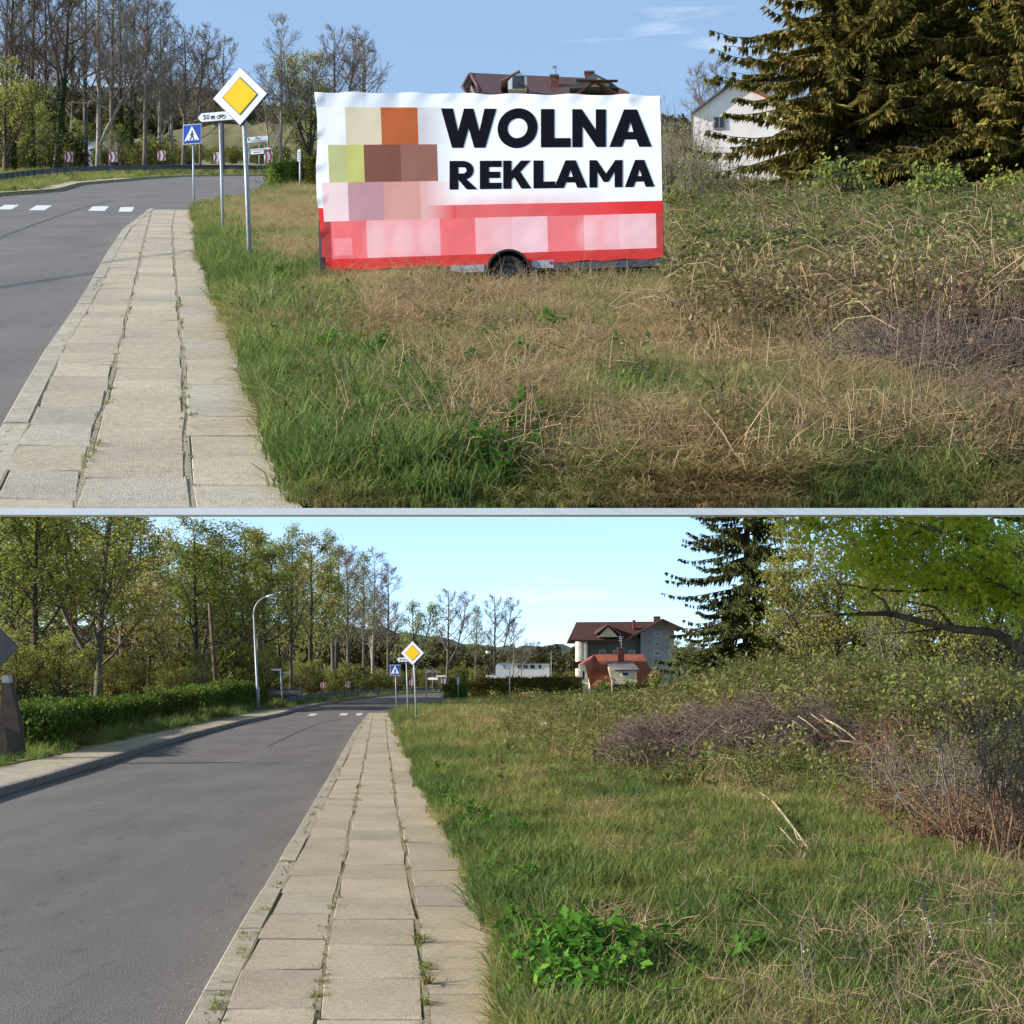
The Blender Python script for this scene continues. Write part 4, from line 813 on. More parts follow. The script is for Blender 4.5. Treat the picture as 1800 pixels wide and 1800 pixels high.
# far low white building and little houses behind the trees
D_ = 420; X = lambda x: wx(x, D_) - wx(918, D_); Z = lambda y: wz(y, D_)
h5 = thing('pavilion', 'long low flat roofed white building far behind the hedge', 'building', (wx(918, D_), D_, 0)); zb = Z(1196)
for xa, xb, ya in ((870, 916, 1165.5), (917, 966, 1166.5)):
    mb = MB(); mb.prism([(X(xa), -1), (X(xb), -1), (X(xb), Z(ya)), (X(xa), Z(ya))], 0, 6); mb.build('wall', M_frame, h5)
    mb = MB(); mb.box(((X(xa) + X(xb)) / 2, 2.9, Z(ya) + .06), (X(xb) - X(xa) + .3, 6.4, .14)); mb.build('roof', M_slate, h5)
for x, w in ((886, .2), (913, 1), (922, .5), (926, .5), (936, 1.2), (949, .8)):
    mb = MB(); mb.box((X(x), -.03, Z(1172)), (w, .08, 1.0)); wf = mb.build('window', M_dgal, h5); mb = MB(); mb.box((X(x), -.09, Z(1172)), (w * .8, .04, .8)); mb.build('pane', M_glass, wf)
def shed(st, D_, xa, xb, yt, label, m_, roofm):
    g = st.a * D_; xm = (xa + xb) / 2; o = thing('shed', label, 'shed', (wx(xm, D_), D_, g)); w = wx(xb, D_) - wx(xa, D_); h = wz(yt, D_) - g
    mb = MB(); mb.box((0, 1.5, h / 2 - .3), (w, 3, h + .5)); mb.build('wall', m_, o)
    mb = MB(); slab_roof(mb, (-w / 2 - .2, -.2, h - .02), (w / 2 + .2, -.2, h - .02), (w / 2 + .2, 3.2, h + .45), (-w / 2 - .2, 3.2, h + .45), .1); mb.build('roof', roofm, o)
    mb = MB(); mb.box((w * .2, -.02, h * .5), (w * .2, .06, h * .4)); mb.build('door', M_dgal, o)
shed(LO, 122, 452, 520, 1221, 'low pale shed with grey roof behind the lower guardrail start', M_wgrey, M_slate)
shed(UP, 150, 140, 212, 246, 'pale shed glimpsed between the bare trunks of the upper street', M_frame, M_slate)
# parked white car beyond the guardrail, upper left
D_ = 84; g = UP.a * D_; c = thing('parked_car', 'white parked car half hidden behind the guardrail at the upper left', 'car', (wx(22, D_), D_ + 3, g - .9)); 
mb = MB(); mb.prism([(-1.9, .35), (-1.95, .8), (-1.5, 1.0), (-.9, 1.0), (-.9, 1.02), (1.2, 1.02), (1.8, .95), (1.95, .7), (1.9, .35)], -.8, .8); mb.build('body', M_white, c)
mb = MB(); mb.prism([(-1.0, 1.01), (-.45, 1.45), (.9, 1.47), (1.5, 1.01)], -.72, .72); cb = mb.build('cabin', M_glass, c)
mb = MB(); mb.prism([(-.5, 1.44), (-.4, 1.5), (.85, 1.52), (.95, 1.46)], -.7, .7); mb.build('roof', M_white, c)
for x in (-1.2, 1.2):
    mb = MB(); mb.ring((x, .33), .33, .18, -.84, -.62, k=16); w_ = mb.build('wheel', M_rubber, c); mb = MB(); mb.ring((x, .33), .18, .01, -.82, -.7, k=12); mb.build('rim', M_galv, w_)

# overhead wires beside the streets: only their shadows reach the road
def wire(st, pts, tt, label):
    P = [st.p(x, y) + sd * tt for x, y in pts]; q = np.linspace(0, 1, 12); A, B = np.array(P[0]), np.array(P[-1]); A, B = A - (B - A) * .5, B + (B - A) * .35
    o = thing('overhead_wire', label, 'cable', tuple(A)); mb = MB(); v = q[:, None] * (B - A)[None]; v[:, 2] -= .05 * np.sin(q * math.pi); mb.tube(v, .022, 6); mb.build('cable', M_plas, o)
wire(UP, [(8, 487), (180, 462), (350, 440)], 11.0, 'overhead cable whose thin shadow crosses the upper road and pavement')
wire(LO, [(215, 1341), (400, 1334), (560, 1335)], 9.5, 'overhead cable whose thin shadow crosses the lower road')
# ------------------------------------------------------------------ trees
M_barkg = mat('grey bark', S(118, 108, 96), S(80, 72, 62), 4, .95, .6, 25)
M_barkd = mat('dark bark', S(82, 72, 60), S(58, 52, 44), 4, .95, .6, 25)
M_twig = mat('grey brown twigs', S(132, 120, 108), S(104, 92, 82), 1, .95)
M_twigd = mat('dark brown twigs', S(92, 78, 66), S(72, 60, 50), 1, .95)
M_birch = mat('pale bark', S(160, 152, 140), S(104, 95, 86), 5, .9, .3, 20)
L_olive = leafmat('olive spring leaves', S(146, 152, 72), S(176, 174, 94), trans=.5)
L_fresh = leafmat('fresh yellow green leaves', S(178, 194, 62), S(206, 212, 84), trans=.5)
L_green = leafmat('mid green leaves', S(130, 148, 72), S(162, 170, 92), trans=.5)
L_rust = leafmat('bronze young leaves', S(154, 142, 84), S(172, 162, 98), trans=.48)
L_ivy = leafmat('ivy leaves', S(44, 66, 32), S(66, 86, 40), trans=.15)
L_spruce = leafmat('spruce needles', S(100, 98, 50), S(138, 124, 66), .7, .3)
L_spruce2 = leafmat('dark spruce needles', S(70, 80, 48), S(100, 102, 58), .7, .25)
L_cone = leafmat('brown spruce cones', S(126, 92, 54), S(146, 108, 66), trans=.05)
L_hedge = leafmat('clipped hedge leaves', S(76, 94, 42), S(108, 122, 56), 2, .25)
L_hedgey = leafmat('yellowing hedge leaves', S(72, 74, 36), S(108, 98, 46), 1.2, .2)
L_red = leafmat('reddish stems leaves', S(116, 76, 52), S(140, 94, 64), trans=.2)

def rv(r, n=1): 
    v = r.normal(size=(n, 3)); return v / np.linalg.norm(v, axis=1)[:, None]

def leaves(mb, pts, r, size, n_per, spread, mi, asp=.7):
    """little leaf faces strewn round the given points"""
    P = np.repeat(np.asarray(pts, float), n_per, axis=0); n = len(P)
    P = P + r.normal(size=(n, 3)) * spread
    a = rv(r, n); b = np.cross(a, rv(r, n)); b /= np.linalg.norm(b, axis=1)[:, None] + 1e-9
    s = size * r.uniform(.6, 1.3, n)[:, None]; a = a * s; b = b * s * asp
    v = np.stack([P - a * .5, P + b * .5, P + a * .5, P - b * .5], 1).reshape(-1, 3)
    mb.add(v, np.arange(4 * n).reshape(-1, 4), mi)

def grow(seed, H, r0, n1=16, n2=7, n3=5, start=.25, up=.9, wide=.42, wob=.05, lean=(0, 0), twig_r=.014, fork=0):
    """returns (trunk MB, twig tubes MB, tips) of a tree standing at the origin"""
    r = np.random.default_rng(seed); T = MB(); W = MB(); tips = []
    def poly(p, d, L, nseg, curve, wobble):
        out = [np.array(p, float)]; d = np.array(d, float)
        for _ in range(nseg):
            d = d + np.array((0, 0, curve)) + r.normal(size=3) * wobble; d /= np.linalg.norm(d); out.append(out[-1] + d * L / nseg)
        return np.array(out)
    trunks = []
    z = np.linspace(0, 1, 10); wobx = np.cumsum(r.normal(size=10)) * wob * H / 10; woby = np.cumsum(r.normal(size=10)) * wob * H / 10
    tp = np.c_[lean[0] * z * H + wobx * z, lean[1] * z * H + woby * z, z * H]; tp[0, 2] = -.3
    trunks.append((tp, r0))
    for k in range(fork):
        f = r.uniform(.12, .32); b = np.array([np.interp(f, z, tp[:, q]) for q in range(3)]); az = r.uniform(0, 6.28)
        q = poly(b, (math.cos(az) * .5, math.sin(az) * .5, 1), H * r.uniform(.6, .8), 8, .06, .07); trunks.append((q, r0 * .62))
    for tp_, rr in trunks:
        n = len(tp_); tt = np.linspace(0, 1, n); rad = rr * (1 - tt) ** .8 + .015
        if tp_ is tp: rad[0] *= 1.25
        T.tube(tp_, rad, 7)
        L_tot = np.linalg.norm(np.diff(tp_, axis=0), axis=1).sum()
        for i in range(n1):
            f = start + (1 - start) * (i + r.uniform(0, 1)) / n1; f = min(f, .98)
            b = np.array([np.interp(f, tt, tp_[:, q]) for q in range(3)]); az = i * 2.4 + r.uniform(-.5, .5); el = up * r.uniform(.7, 1.2)
            L = H * wide * (1.08 - f) ** .7 * r.uniform(.6, 1.1)
            d = (math.cos(az) * math.cos(el), math.sin(az) * math.cos(el), math.sin(el))
            lb = poly(b, d, L, 5, .07, .1); rb = max(np.interp(f, tt, rad) * .5, .02)
            T.tube(lb, np.linspace(rb, twig_r * 1.1, 6), 5, cap=False)
            for j in range(n2):
                g = .25 + .75 * (j + r.uniform()) / n2; g = min(g, .99); sdx = g * 5; k0 = int(sdx); fr = sdx - k0; k0 = min(k0, 4)
                b2 = lb[k0] * (1 - fr) + lb[k0 + 1] * fr; dd_ = lb[k0 + 1] - lb[k0]; dd_ /= np.linalg.norm(dd_)
                d2 = dd_ * .75 + rv(r)[0] * .75; L2 = L * .5 * (1.15 - g) * r.uniform(.6, 1.2) + .25
                l2 = poly(b2, d2, L2, 3, .1, .12); W.tube(l2, np.linspace(max(twig_r * 1.2, rb * .35), twig_r * .8, 4), 3)
                for q in range(n3):
                    h = (q + r.uniform()) / n3 * 2.99; k1 = int(h); b3 = l2[k1] + (l2[k1 + 1] - l2[k1]) * (h - k1)
                    d3 = (l2[k1 + 1] - l2[k1]) / (np.linalg.norm(l2[k1 + 1] - l2[k1]) + 1e-9) * .8 + rv(r)[0] * .8
                    l3 = poly(b3, d3, L2 * .55 * r.uniform(.5, 1.1) + .1, 2, .1, .1); W.tube(l3, [twig_r * .8, twig_r * .65, twig_r * .4], 3); tips.append(l3[1]); tips.append(l3[2])
    return T, W, np.array(tips), tp, r

def tree_proto(seed, H, r0, bark, twig, leaf=None, size=.12, n_per=1, spread=.15, ivy=0, name='tree', part=None, **kw):
    T, W, tips, tp, r = grow(seed, H, r0, **kw)
    if leaf is not None:
        t_ = tips if part is None else tips[r.random(len(tips)) < part]; leaves(W, t_, r, size, n_per, spread, 1)
    me_t = T.mesh('trunk', [bark]); me_c = W.mesh('crown', [twig] + ([leaf] if leaf else []))
    iv = None
    if ivy:
        I = MB(); z = r.uniform(0, ivy, 1500); P = np.stack([np.interp(z, tp[:, 2], tp[:, k]) for k in range(3)], 1); a = r.uniform(0, 6.28, len(z)); q = (r0 * 1.1 + .1 * r.random(len(z))) * (1.15 - .5 * z / ivy)
        P[:, 0] += np.cos(a) * q; P[:, 1] += np.sin(a) * q; leaves(I, P, r, .13, 1, .03, 0, .9); iv = I.mesh('ivy', [L_ivy])
    return me_t, me_c, iv, H

def plant_tree(pr, X, D, g, H, label, rz=0, lean=0, cat='tree', group=None, name='tree', wide=1.0):
    me_t, me_c, iv, H0 = pr; k = H / H0
    t = thing(name, label, cat, (X, D, g), rz, group); t.scale = (k * wide, k * wide, k)
    if lean: t.rotation_euler = (0, lean, 0); 
    put('trunk', me_t, t); put('crown', me_c, t)
    if iv: put('ivy', iv, t)
    return t

bareA = tree_proto(1, 16, .2, M_barkg, M_twig, n1=24, n2=10, n3=8, start=.26, up=.85, wide=.4, twig_r=.016)
bareB = tree_proto(2, 16, .19, M_barkd, M_twigd, n1=20, n2=9, n3=7, start=.28, up=.95, wide=.36, twig_r=.016, ivy=5.5)
bareC = tree_proto(3, 15, .17, M_birch, M_twig, n1=20, n2=9, n3=7, start=.3, up=.75, wide=.38, twig_r=.015, fork=1)
bareD = tree_proto(4, 12, .17, M_barkg, M_twig, n1=16, n2=8, n3=6, start=.3, up=.7, wide=.42, twig_r=.017, fork=1)
bareE = tree_proto(5, 14, .24, M_barkd, M_twigd, n1=18, n2=8, n3=6, start=.3, up=.7, wide=.36, twig_r=.015, ivy=6.5, lean=(.05, 0), fork=1)
leafA = tree_proto(6, 14, .2, M_barkg, M_twigd, L_olive, .17, 4, .28, n1=18, n2=7, n3=4, start=.16, up=.75, wide=.38, fork=1)
leafB = tree_proto(7, 14, .19, M_barkd, M_twigd, L_green, .17, 4, .28, n1=18, n2=7, n3=4, start=.2, up=.85, wide=.34, ivy=3.5, fork=1)
leafC = tree_proto(8, 13, .18, M_barkd, M_twigd, L_rust, .17, 3, .24, n1=18, n2=7, n3=5, start=.3, up=.7, wide=.36)
leafD = tree_proto(9, 16, .2, M_barkg, M_twig, L_green, .17, 2, .25, n1=20, n2=8, n3=5, start=.3, up=1.0, wide=.32)
leafE = tree_proto(10, 8, .14, M_barkd, M_twigd, L_olive, .14, 2, .16, n1=16, n2=7, n3=5, start=.12, up=.6, wide=.5, fork=2)
leafF = tree_proto(12, 7, .12, M_barkg, M_twig, L_green, .12, 2, .14, n1=14, n2=7, n3=4, start=.15, up=.8, wide=.4, fork=1)

def upper_tree(pr, x, D_, ytop, label, rz, lean=0, group=None, name='tree', wide=1.0, cat='tree', sink=.3):
    g = UP.a * D_ - sink; return plant_tree(pr, wx(x, D_), D_, g, wz(ytop, D_) - g, label, rz, lean, cat, group, name, wide)
def lower_tree(pr, x, D_, ytop, label, rz, lean=0, group=None, name='tree', wide=1.0, cat='tree', sink=.1):
    return plant_tree(pr, wx(x, D_), D_, -sink, wz(ytop, D_) + sink, label, rz, lean, cat, group, name, wide)

G1 = 'bare trees behind the upper guardrail'
for pr, x, D_, yt, lab, rz, ln in (
    (bareB, 22, 112, -90, 'ivy clad dark tree at the left end of the upper tree row', .3, 0), (bareB, 54, 118, -70, 'dark ivy trunk between the first two chevron boards, second in the upper row', 2.1, .02),
    (bareE, 98, 112, -60, 'leaning ivy covered trunk beside the leftmost upper chevron board', 1.0, .04), (bareA, 128, 130, -40, 'grey bare tree standing behind the leaning ivy trunk', 4.0, 0),
    (bareC, 172, 114, -80, 'pale barked bare tree left of the second upper chevron board', 5.2, .02), (bareA, 196, 122, -70, 'tall grey bare tree directly behind the second upper chevron board', .8, 0),
    (bareB, 228, 124, -30, 'slim dark bare tree midway between second and third upper chevrons', 3.3, .03), (bareA, 254, 112, -20, 'prominent bare tree rising just left of the third upper chevron', 2.6, .01),
    (bareC, 280, 128, 20, 'pale forked bare tree right behind the third upper chevron', 1.7, 0), (bareD, 322, 116, 50, 'slender bare tree behind the upper blue crossing sign', .2, .02),
    (bareA, 352, 150, 110, 'thin bare tree between upper crossing sign and 50 m sign', 4.4, 0), (bareD, 392, 150, 70, 'small bare tree behind the upper 50 m bicycle sign', 2.9, 0),
    (bareC, 492, 128, 36, 'airy pale bare tree right of the large yellow diamond sign', .6, .03), (bareC, 474, 140, 120, 'short crooked bare tree behind the three white info boards', 3.7, -.05),
    (bareD, 585, 126, 54, 'broad crowned bare tree whose top shows left above the banner', 1.2, .02), (leafE, 545, 134, 100, 'small budding tree left of the banner edge', 2.2, 0), (bareD, 640, 150, 78, 'bare tree mostly hidden behind the left part of the banner', 5.0, .0),
    (bareD, 1258, 108, 108, 'small bare tree sticking up behind the pale house', 3.0, 0), (bareA, 38, 132, -60, 'grey bare tree behind the first two ivy trunks of the upper row', 2.2, 0), (bareB, 80, 128, -60, 'dark slim tree behind the gap left of the leaning ivy trunk', 4.4, 0), (bareA, 150, 126, -70, 'bare tree with dense twigs between first and second upper chevrons', 5.6, 0), (bareB, 212, 134, -40, 'dark dense tree behind the second upper chevron gap', 1.4, 0), (bareC, 302, 134, 40, 'pale tree just left of the upper crossing sign', 4.9, 0), (bareA, 10, 124, -80, 'bare tree cut by the left edge of the upper street', .9, 0),
    (bareC, 1330, 98, 78, 'bare tree between pale house roof and big upper spruce', .4, .05)):
    upper_tree(pr, x, D_, yt, lab, rz, ln, G1, 'bare_tree')
for pr, x, D_, yt, lab, rz in ((leafE, 10, 108, 120, 'leafy olive bush tree at the left edge of the upper street', .5), (leafF, 70, 122, 190, 'green shrub behind the upper guardrail near the ivy trunks', 2.5),
    (leafF, 132, 126, 215, 'green ivy bush between first and second upper chevrons', 1.5), (leafF, 250, 126, 240, 'low green shrub at the foot of the trees by the third upper chevron', .2), (leafF, 212, 118, 225, 'leafy sapling behind the guardrail right of the second upper chevron', 4.1), (leafE, 30, 140, 150, 'olive green understorey tree behind the first ivy trunk', 3.0)):
    upper_tree(pr, x, D_, yt, lab, rz, 0, 'green shrubs among the bare trees', 'shrub', 1.1, 'shrub')

G2 = 'spring trees left of the lower street'
for pr, x, D_, yt, lab, rz, ln in (
    (leafA, 20, 96, 870, 'green leafy tree at the far left edge of the lower street', .4, 0), (leafB, 62, 88, 850, 'ivy footed tree behind the first hedge, left edge of lower street', 1.9, 0),
    (leafA, 130, 110, 860, 'olive tree behind and between the two forked trees on the left', 2.7, 0), (leafA, 172, 92, 840, 'forked leafy tree with clear trunk behind the left hedge', 4.1, .03),
    (leafD, 215, 130, 900, 'tall sparse tree at the left whose top touches the sky edge', .9, 0), (leafC, 262, 104, 990, 'bronze leaved tree with several thin stems behind the hedge', 5.3, 0),
    (leafC, 318, 98, 1060, 'leaning rusty leaved tree beside the wooden utility pole', 2.2, -.3), (leafB, 345, 118, 925, 'tall green tree behind the wooden utility pole', .1, 0),
    (leafA, 398, 126, 935, 'broad green tree left of the street lamp', 3.2, 0), (leafB, 428, 140, 945, 'green tree directly behind the street lamp pole', 1.1, 0),
    (leafC, 470, 150, 945, 'brownish tree right behind the street lamp head', .7, 0), (leafD, 512, 150, 940, 'sparse green tree right of the street name post', 5.9, 0),
    (leafC, 545, 170, 955, 'bronze tree above the first lower chevron board', 2.4, 0), (leafB, 548, 186, 985, 'dark green tree with ivy trunk behind the first lower chevron', 4.6, 0),
    (leafD, 585, 190, 950, 'tall thin tree between the first two lower chevrons', 1.5, 0), (bareA, 612, 200, 970, 'bare grey tree behind the second lower chevron', 3.9, 0),
    (leafD, 640, 215, 985, 'sparse tree left of the third lower chevron', .3, 0), (bareC, 655, 240, 975, 'pale bare tree behind the third lower chevron', 2.0, 0), (bareA, 682, 240, 1000, 'bare tree just left of the distant crossing sign', 5.5, 0),
    (leafF, 726, 250, 1066, 'small dark budding tree above the distant diamond sign', 1.0, 0), (bareD, 785, 236, 1040, 'bare branching tree right of the distant diamond sign', .6, .03), (bareD, 868, 246, 1050, 'wide bare tree behind the park lamp', 2.8, .02),
    (leafB, 105, 124, 855, 'dense olive crown filling the gap left of the forked tree', 2.3, 0), (leafA, 240, 140, 915, 'dense olive tree behind the bronze tree', .6, 0), (leafA, 300, 135, 945, 'olive tree rising behind the leaning rusty tree', 1.9, 0),
    (leafA, 372, 145, 960, 'hazy olive tree between utility pole and street lamp', 4.9, 0), (leafB, 490, 175, 965, 'olive tree filling the row behind the street name post', 5.2, 0), (leafC, 590, 205, 975, 'brown budding tree among the guardrail trunks', 2.9, 0), (leafA, 5, 112, 860, 'leafy crown cut by the left frame edge above the concrete foot', 3.0, 0), (leafD, 455, 165, 950, 'thin tree just right of the street lamp pole', 2.2, 0),
    (leafD, 836, 260, 1075, 'thin green tree between the two bare trees near the park lamp', 4.0, 0), (bareC, 900, 300, 1095, 'low spreading bare tree right of the park lamp', 3.4, .06)):
    lower_tree(pr, x, D_, yt, lab, rz, ln, G2, wide=1.35 if x < 480 and abs(ln) < .1 else 1.1)
for pr, x, D_, yt, lab, rz in ((leafE, 105, 84, 1120, 'leafy undergrowth bush behind the first left hedge', .8), (leafE, 232, 96, 1150, 'dense green bush left of the bronze tree', 2.0), (leafE, 300, 94, 1165, 'pale green bush below the leaning rusty tree', 3.3),
    (leafF, 345, 96, 1150, 'small dark green shrub beside the wooden pole foot', 1.2), (leafE, 425, 112, 1130, 'bright green bush around the street lamp base', 5.1), (leafE, 30, 84, 1110, 'green bush between concrete foot and first ivy tree', 4.4), (leafE, 470, 125, 1140, 'green bush behind the pale shed on the lower street', .1), (leafE, 160, 100, 1130, 'shady bush behind the forked tree', 2.9), (leafE, 530, 160, 1150, 'green bush above the start of the lower guardrail', 3.6), (leafE, 600, 215, 1165, 'olive bush behind the lower guardrail bend', 1.6)):
    lower_tree(pr, x, D_, yt, lab, rz, 0, 'green bushes under the roadside trees', 'bush', 1.25, 'bush')

G3 = 'trees right of the lower meadow'
for pr, x, D_, yt, lab, rz, w in (
    (leafA, 1420, 66, 890, 'olive tree right beside the lower spruce', .5, .9), (leafE, 1470, 60, 960, 'dense budding tree behind the bramble mound', 1.4, 1), (leafA, 1520, 64, 880, 'olive green tree in the middle of the right thicket', 2.6, .9), (leafF, 1575, 52, 1010, 'slim tree with pale straight trunk in the right thicket', 3.1, .8),
    (leafE, 1630, 58, 930, 'broad dark tree behind the maple bough', 4.3, 1), (leafA, 1690, 62, 880, 'tall olive tree behind the maple foliage', 5.5, .9), (leafE, 1750, 50, 960, 'bushy tree at the right edge of the lower meadow', .9, 1), (leafA, 1800, 58, 880, 'leafy tree at the far right behind the maple', 2.0, .9), (leafE, 1395, 74, 1040, 'small bush tree at the foot of the spruce', 5.0, 1),
    (leafE, 1540, 70, 1060, 'shady filler tree low in the right thicket', .3, 1.4), (leafE, 1700, 68, 1060, 'shady low tree behind the right hand shrubs', 3.8, 1.4), (leafF, 1190, 130, 1132, 'light green willow bush at the cottage corner', 1.1, 1.3)):
    lower_tree(pr, x, D_, yt, lab, rz, 0, G3, 'tree', w)

# maple at the right: trunk outside the frame, bough and fresh foliage reaching in
D_ = 25; X0 = wx(1890, D_); t = thing('maple_tree', 'maple with fresh yellow green leaves and a long bough reaching in from the right', 'tree', (X0, D_, 0)); r = np.random.default_rng(21)
T = MB(); T.tube([(0, 0, -.3), (.05, .1, 1.5), (0, .2, 3), (.1, .1, 5), (.2, .2, 7)], [.24, .2, .17, .12, .05], 9)
P = lambda x, y, d=0: np.array((wx(x, D_) - X0, d, wz(y, D_)))
W = MB(); ends = []
bough = [P(1890, 1165), P(1800, 1143, -.1), P(1740, 1112, -.2), P(1680, 1107, -.1), P(1610, 1090, 0), P(1565, 1078, .1), P(1500, 1078, .2), P(1430, 1082, .3)]
T.tube(bough, [.13, .1, .075, .065, .055, .045, .03, .015], 7)
for a, b_, c, r_ in (((1680, 1107), (1650, 1068), (1590, 1052), .035), ((1565, 1078), (1556, 1055), (1540, 1040), .035), ((1660, 1104), (1600, 1112), (1560, 1112), .02), ((1590, 1085), (1620, 1075), (1660, 1070), .018), ((1520, 1078), (1480, 1062), (1440, 1058), .015), ((1740, 1110), (1760, 1080), (1775, 1040), .03)):
    T.tube([P(*a), P(*b_, .1), P(*c, .3)], [r_, r_ * .7, r_ * .4], 5)
for k in range(26):
    z0 = r.uniform(2.6, 6.8); az = r.uniform(2.2, 4.2) if k < 20 else r.uniform(0, 6.28); L = r.uniform(2.0, 4.6)
    d = np.array((math.cos(az), math.sin(az) * .7, r.uniform(-.05, .45))); p = [np.array((.05, .15, z0))]
    for q in range(6): d = d + r.normal(size=3) * .12; d /= np.linalg.norm(d); p.append(p[-1] + d * L / 6)
    T.tube(p, np.linspace(.05, .012, 7), 5)
    for q in range(2, 7):
        for u in range(6):
            e = p[q] + r.normal(size=3) * (.32, .32, .22); W.tube([p[q], (p[q] + e) / 2 + (0, 0, .05), e], [.009, .007, .004], 3); ends.append(e)
ends = np.array(ends); ends = ends[ends[:, 2] > 2.35]
for cx_, cy_, n_ in ((1425, 925, 20), (1470, 915, 20), (1540, 935, 26), (1535, 985, 26), (1500, 990, 22), (1570, 975, 20), (1670, 925, 28), (1700, 985, 24), (1640, 1000, 22), (1740, 940, 26), (1760, 1000, 24), (1600, 940, 22), (1690, 1040, 18), (1775, 1060, 18), (1560, 1020, 18)):
    c = P(cx_, cy_, r.uniform(-.8, .6)); e = c + r.normal(size=(n_, 3)) * (.22, .3, .13); ends = np.r_[ends, e]
    for q in e[:8]: W.tube([c + (.25, .1, .05), (c + q) / 2, q], [.008, .006, .004], 3)
leaves(W, ends, r, .085, 16, .1, 1, .8); T.build('trunk', M_barkg, t); W.build('crown', [M_twig, L_fresh], t)

# ------------------------------------------------------------------ spruces
def spruce(name, label, loc, H, R0, seed, z0, needle, dens=1.0, cones=0, twin=0):
    r = np.random.default_rng(seed); t = thing(name, label, 'tree', loc); T = MB(); T.tube([(0, 0, -.4), (.03, 0, H * .5), (0, 0, H)], [.24, .16, .03], 9)
    if twin: T.tube([(.55, .3, -.4), (.5, .3, H * .5), (.45, .3, H * .93)], [.2, .14, .03], 9)
    B = MB(); V = []; cone_p = []; z = z0
    while z < H - .2:
        f = z / H; n = r.integers(5, 8)
        for k in range(n):
            az = r.uniform(0, 6.28); L = R0 * (1 - f) ** .8 * r.uniform(.5, 1.12) + .15
            e0 = .12 - .5 * (1 - f) * r.uniform(.3, 1); m = 8; s = np.linspace(0, 1, m)
            rr_ = L * s; zz = z + L * (e0 * s - .32 * s ** 2 * (1 - f * .5) + .26 * s ** 4) + r.normal(0, .02, m).cumsum()
            bend = r.normal(0, .12); aa = az + bend * s
            p = np.c_[np.cos(aa) * rr_, np.sin(aa) * rr_, zz]; B.tube(p, np.linspace(.035, .008, m), 4, cap=False)
            nt_ = int(L / .1 * dens) + 2; q = r.uniform(.12, 1.03, nt_); base = np.stack([np.interp(q, s, p[:, c]) for c in range(3)], 1)
            rad = np.c_[np.cos(az + bend * q), np.sin(az + bend * q), 0 * q]; lat = np.c_[-rad[:, 1], rad[:, 0], 0 * q]
            for sg in (-1, 1, 0, 0):
                ln = (.5 * (1.1 - q) + .16) * r.uniform(.6, 1.3, nt_) * (1 if sg else .85)
                if sg: d = rad * .55 + lat * sg * .8 + np.c_[0 * q, 0 * q, -.35 - .3 * r.random(nt_)]
                else: d = rad * .25 + lat * r.normal(0, .25, nt_)[:, None] + np.c_[0 * q, 0 * q, -np.ones(nt_)]
                d /= np.linalg.norm(d, axis=1)[:, None]; w = np.cross(d, r.normal(size=(nt_, 3))); w /= np.linalg.norm(w, axis=1)[:, None] + 1e-9
                w *= (.035 + .03 * r.random(nt_))[:, None]; e = base + d * ln[:, None]; mpt = base + d * ln[:, None] * .45
                V.append(np.stack([base, mpt + w, e, mpt - w], 1).reshape(-1, 3))
            if cones and f > .12 and r.random() < .4:
                for _ in range(cones): cone_p.append(p[r.integers(4, 8)] + (r.normal(0, .12), r.normal(0, .12), -.12))
        z += .26 / max(dens, .6) * (1 + .3 * r.random())
    V = np.concatenate(V); B.add(V, np.arange(len(V)).reshape(-1, 4), 1); T.build('trunk', M_barkd, t); B.build('crown', [M_barkd, needle], t)
    if cone_p:
        Cn = MB()
        for p in cone_p: Cn.tube([p, p + np.array((0, 0, -.08)), p + np.array((.01, 0, -.17))], [.012, .028, .008], 5)
        kind(Cn.build('cones', L_cone, t), 'stuff')
    return t
def up_spruce(x, D_, H, R0, seed, label, **kw): return spruce('spruce_tree', label, (wx(x, D_), D_, UP.a * D_ - .2), H, R0, seed, .3, dens=1.4, **kw)
up_spruce(1495, 46, 14, 5.7, 31, 'big olive green spruce nearest the pale house in the upper meadow', needle=L_spruce)
up_spruce(1665, 49, 14, 5.4, 32, 'broad dark spruce in the middle of the upper right group', needle=L_spruce)
up_spruce(1810, 44, 13, 5.0, 33, 'spruce hung with brown cones at the right edge of the upper meadow', needle=L_spruce, cones=6)
up_spruce(1560, 58, 15, 4.2, 34, 'spruce standing at the back between the two large upper spruces', needle=L_spruce2)
spruce('spruce_tree', 'dark twin trunked spruce against the sky right of the lower houses', (wx(1312, 76), 76, -.2), 17, 5.3, 35, .5, L_spruce2, 1.0, 0, 1)

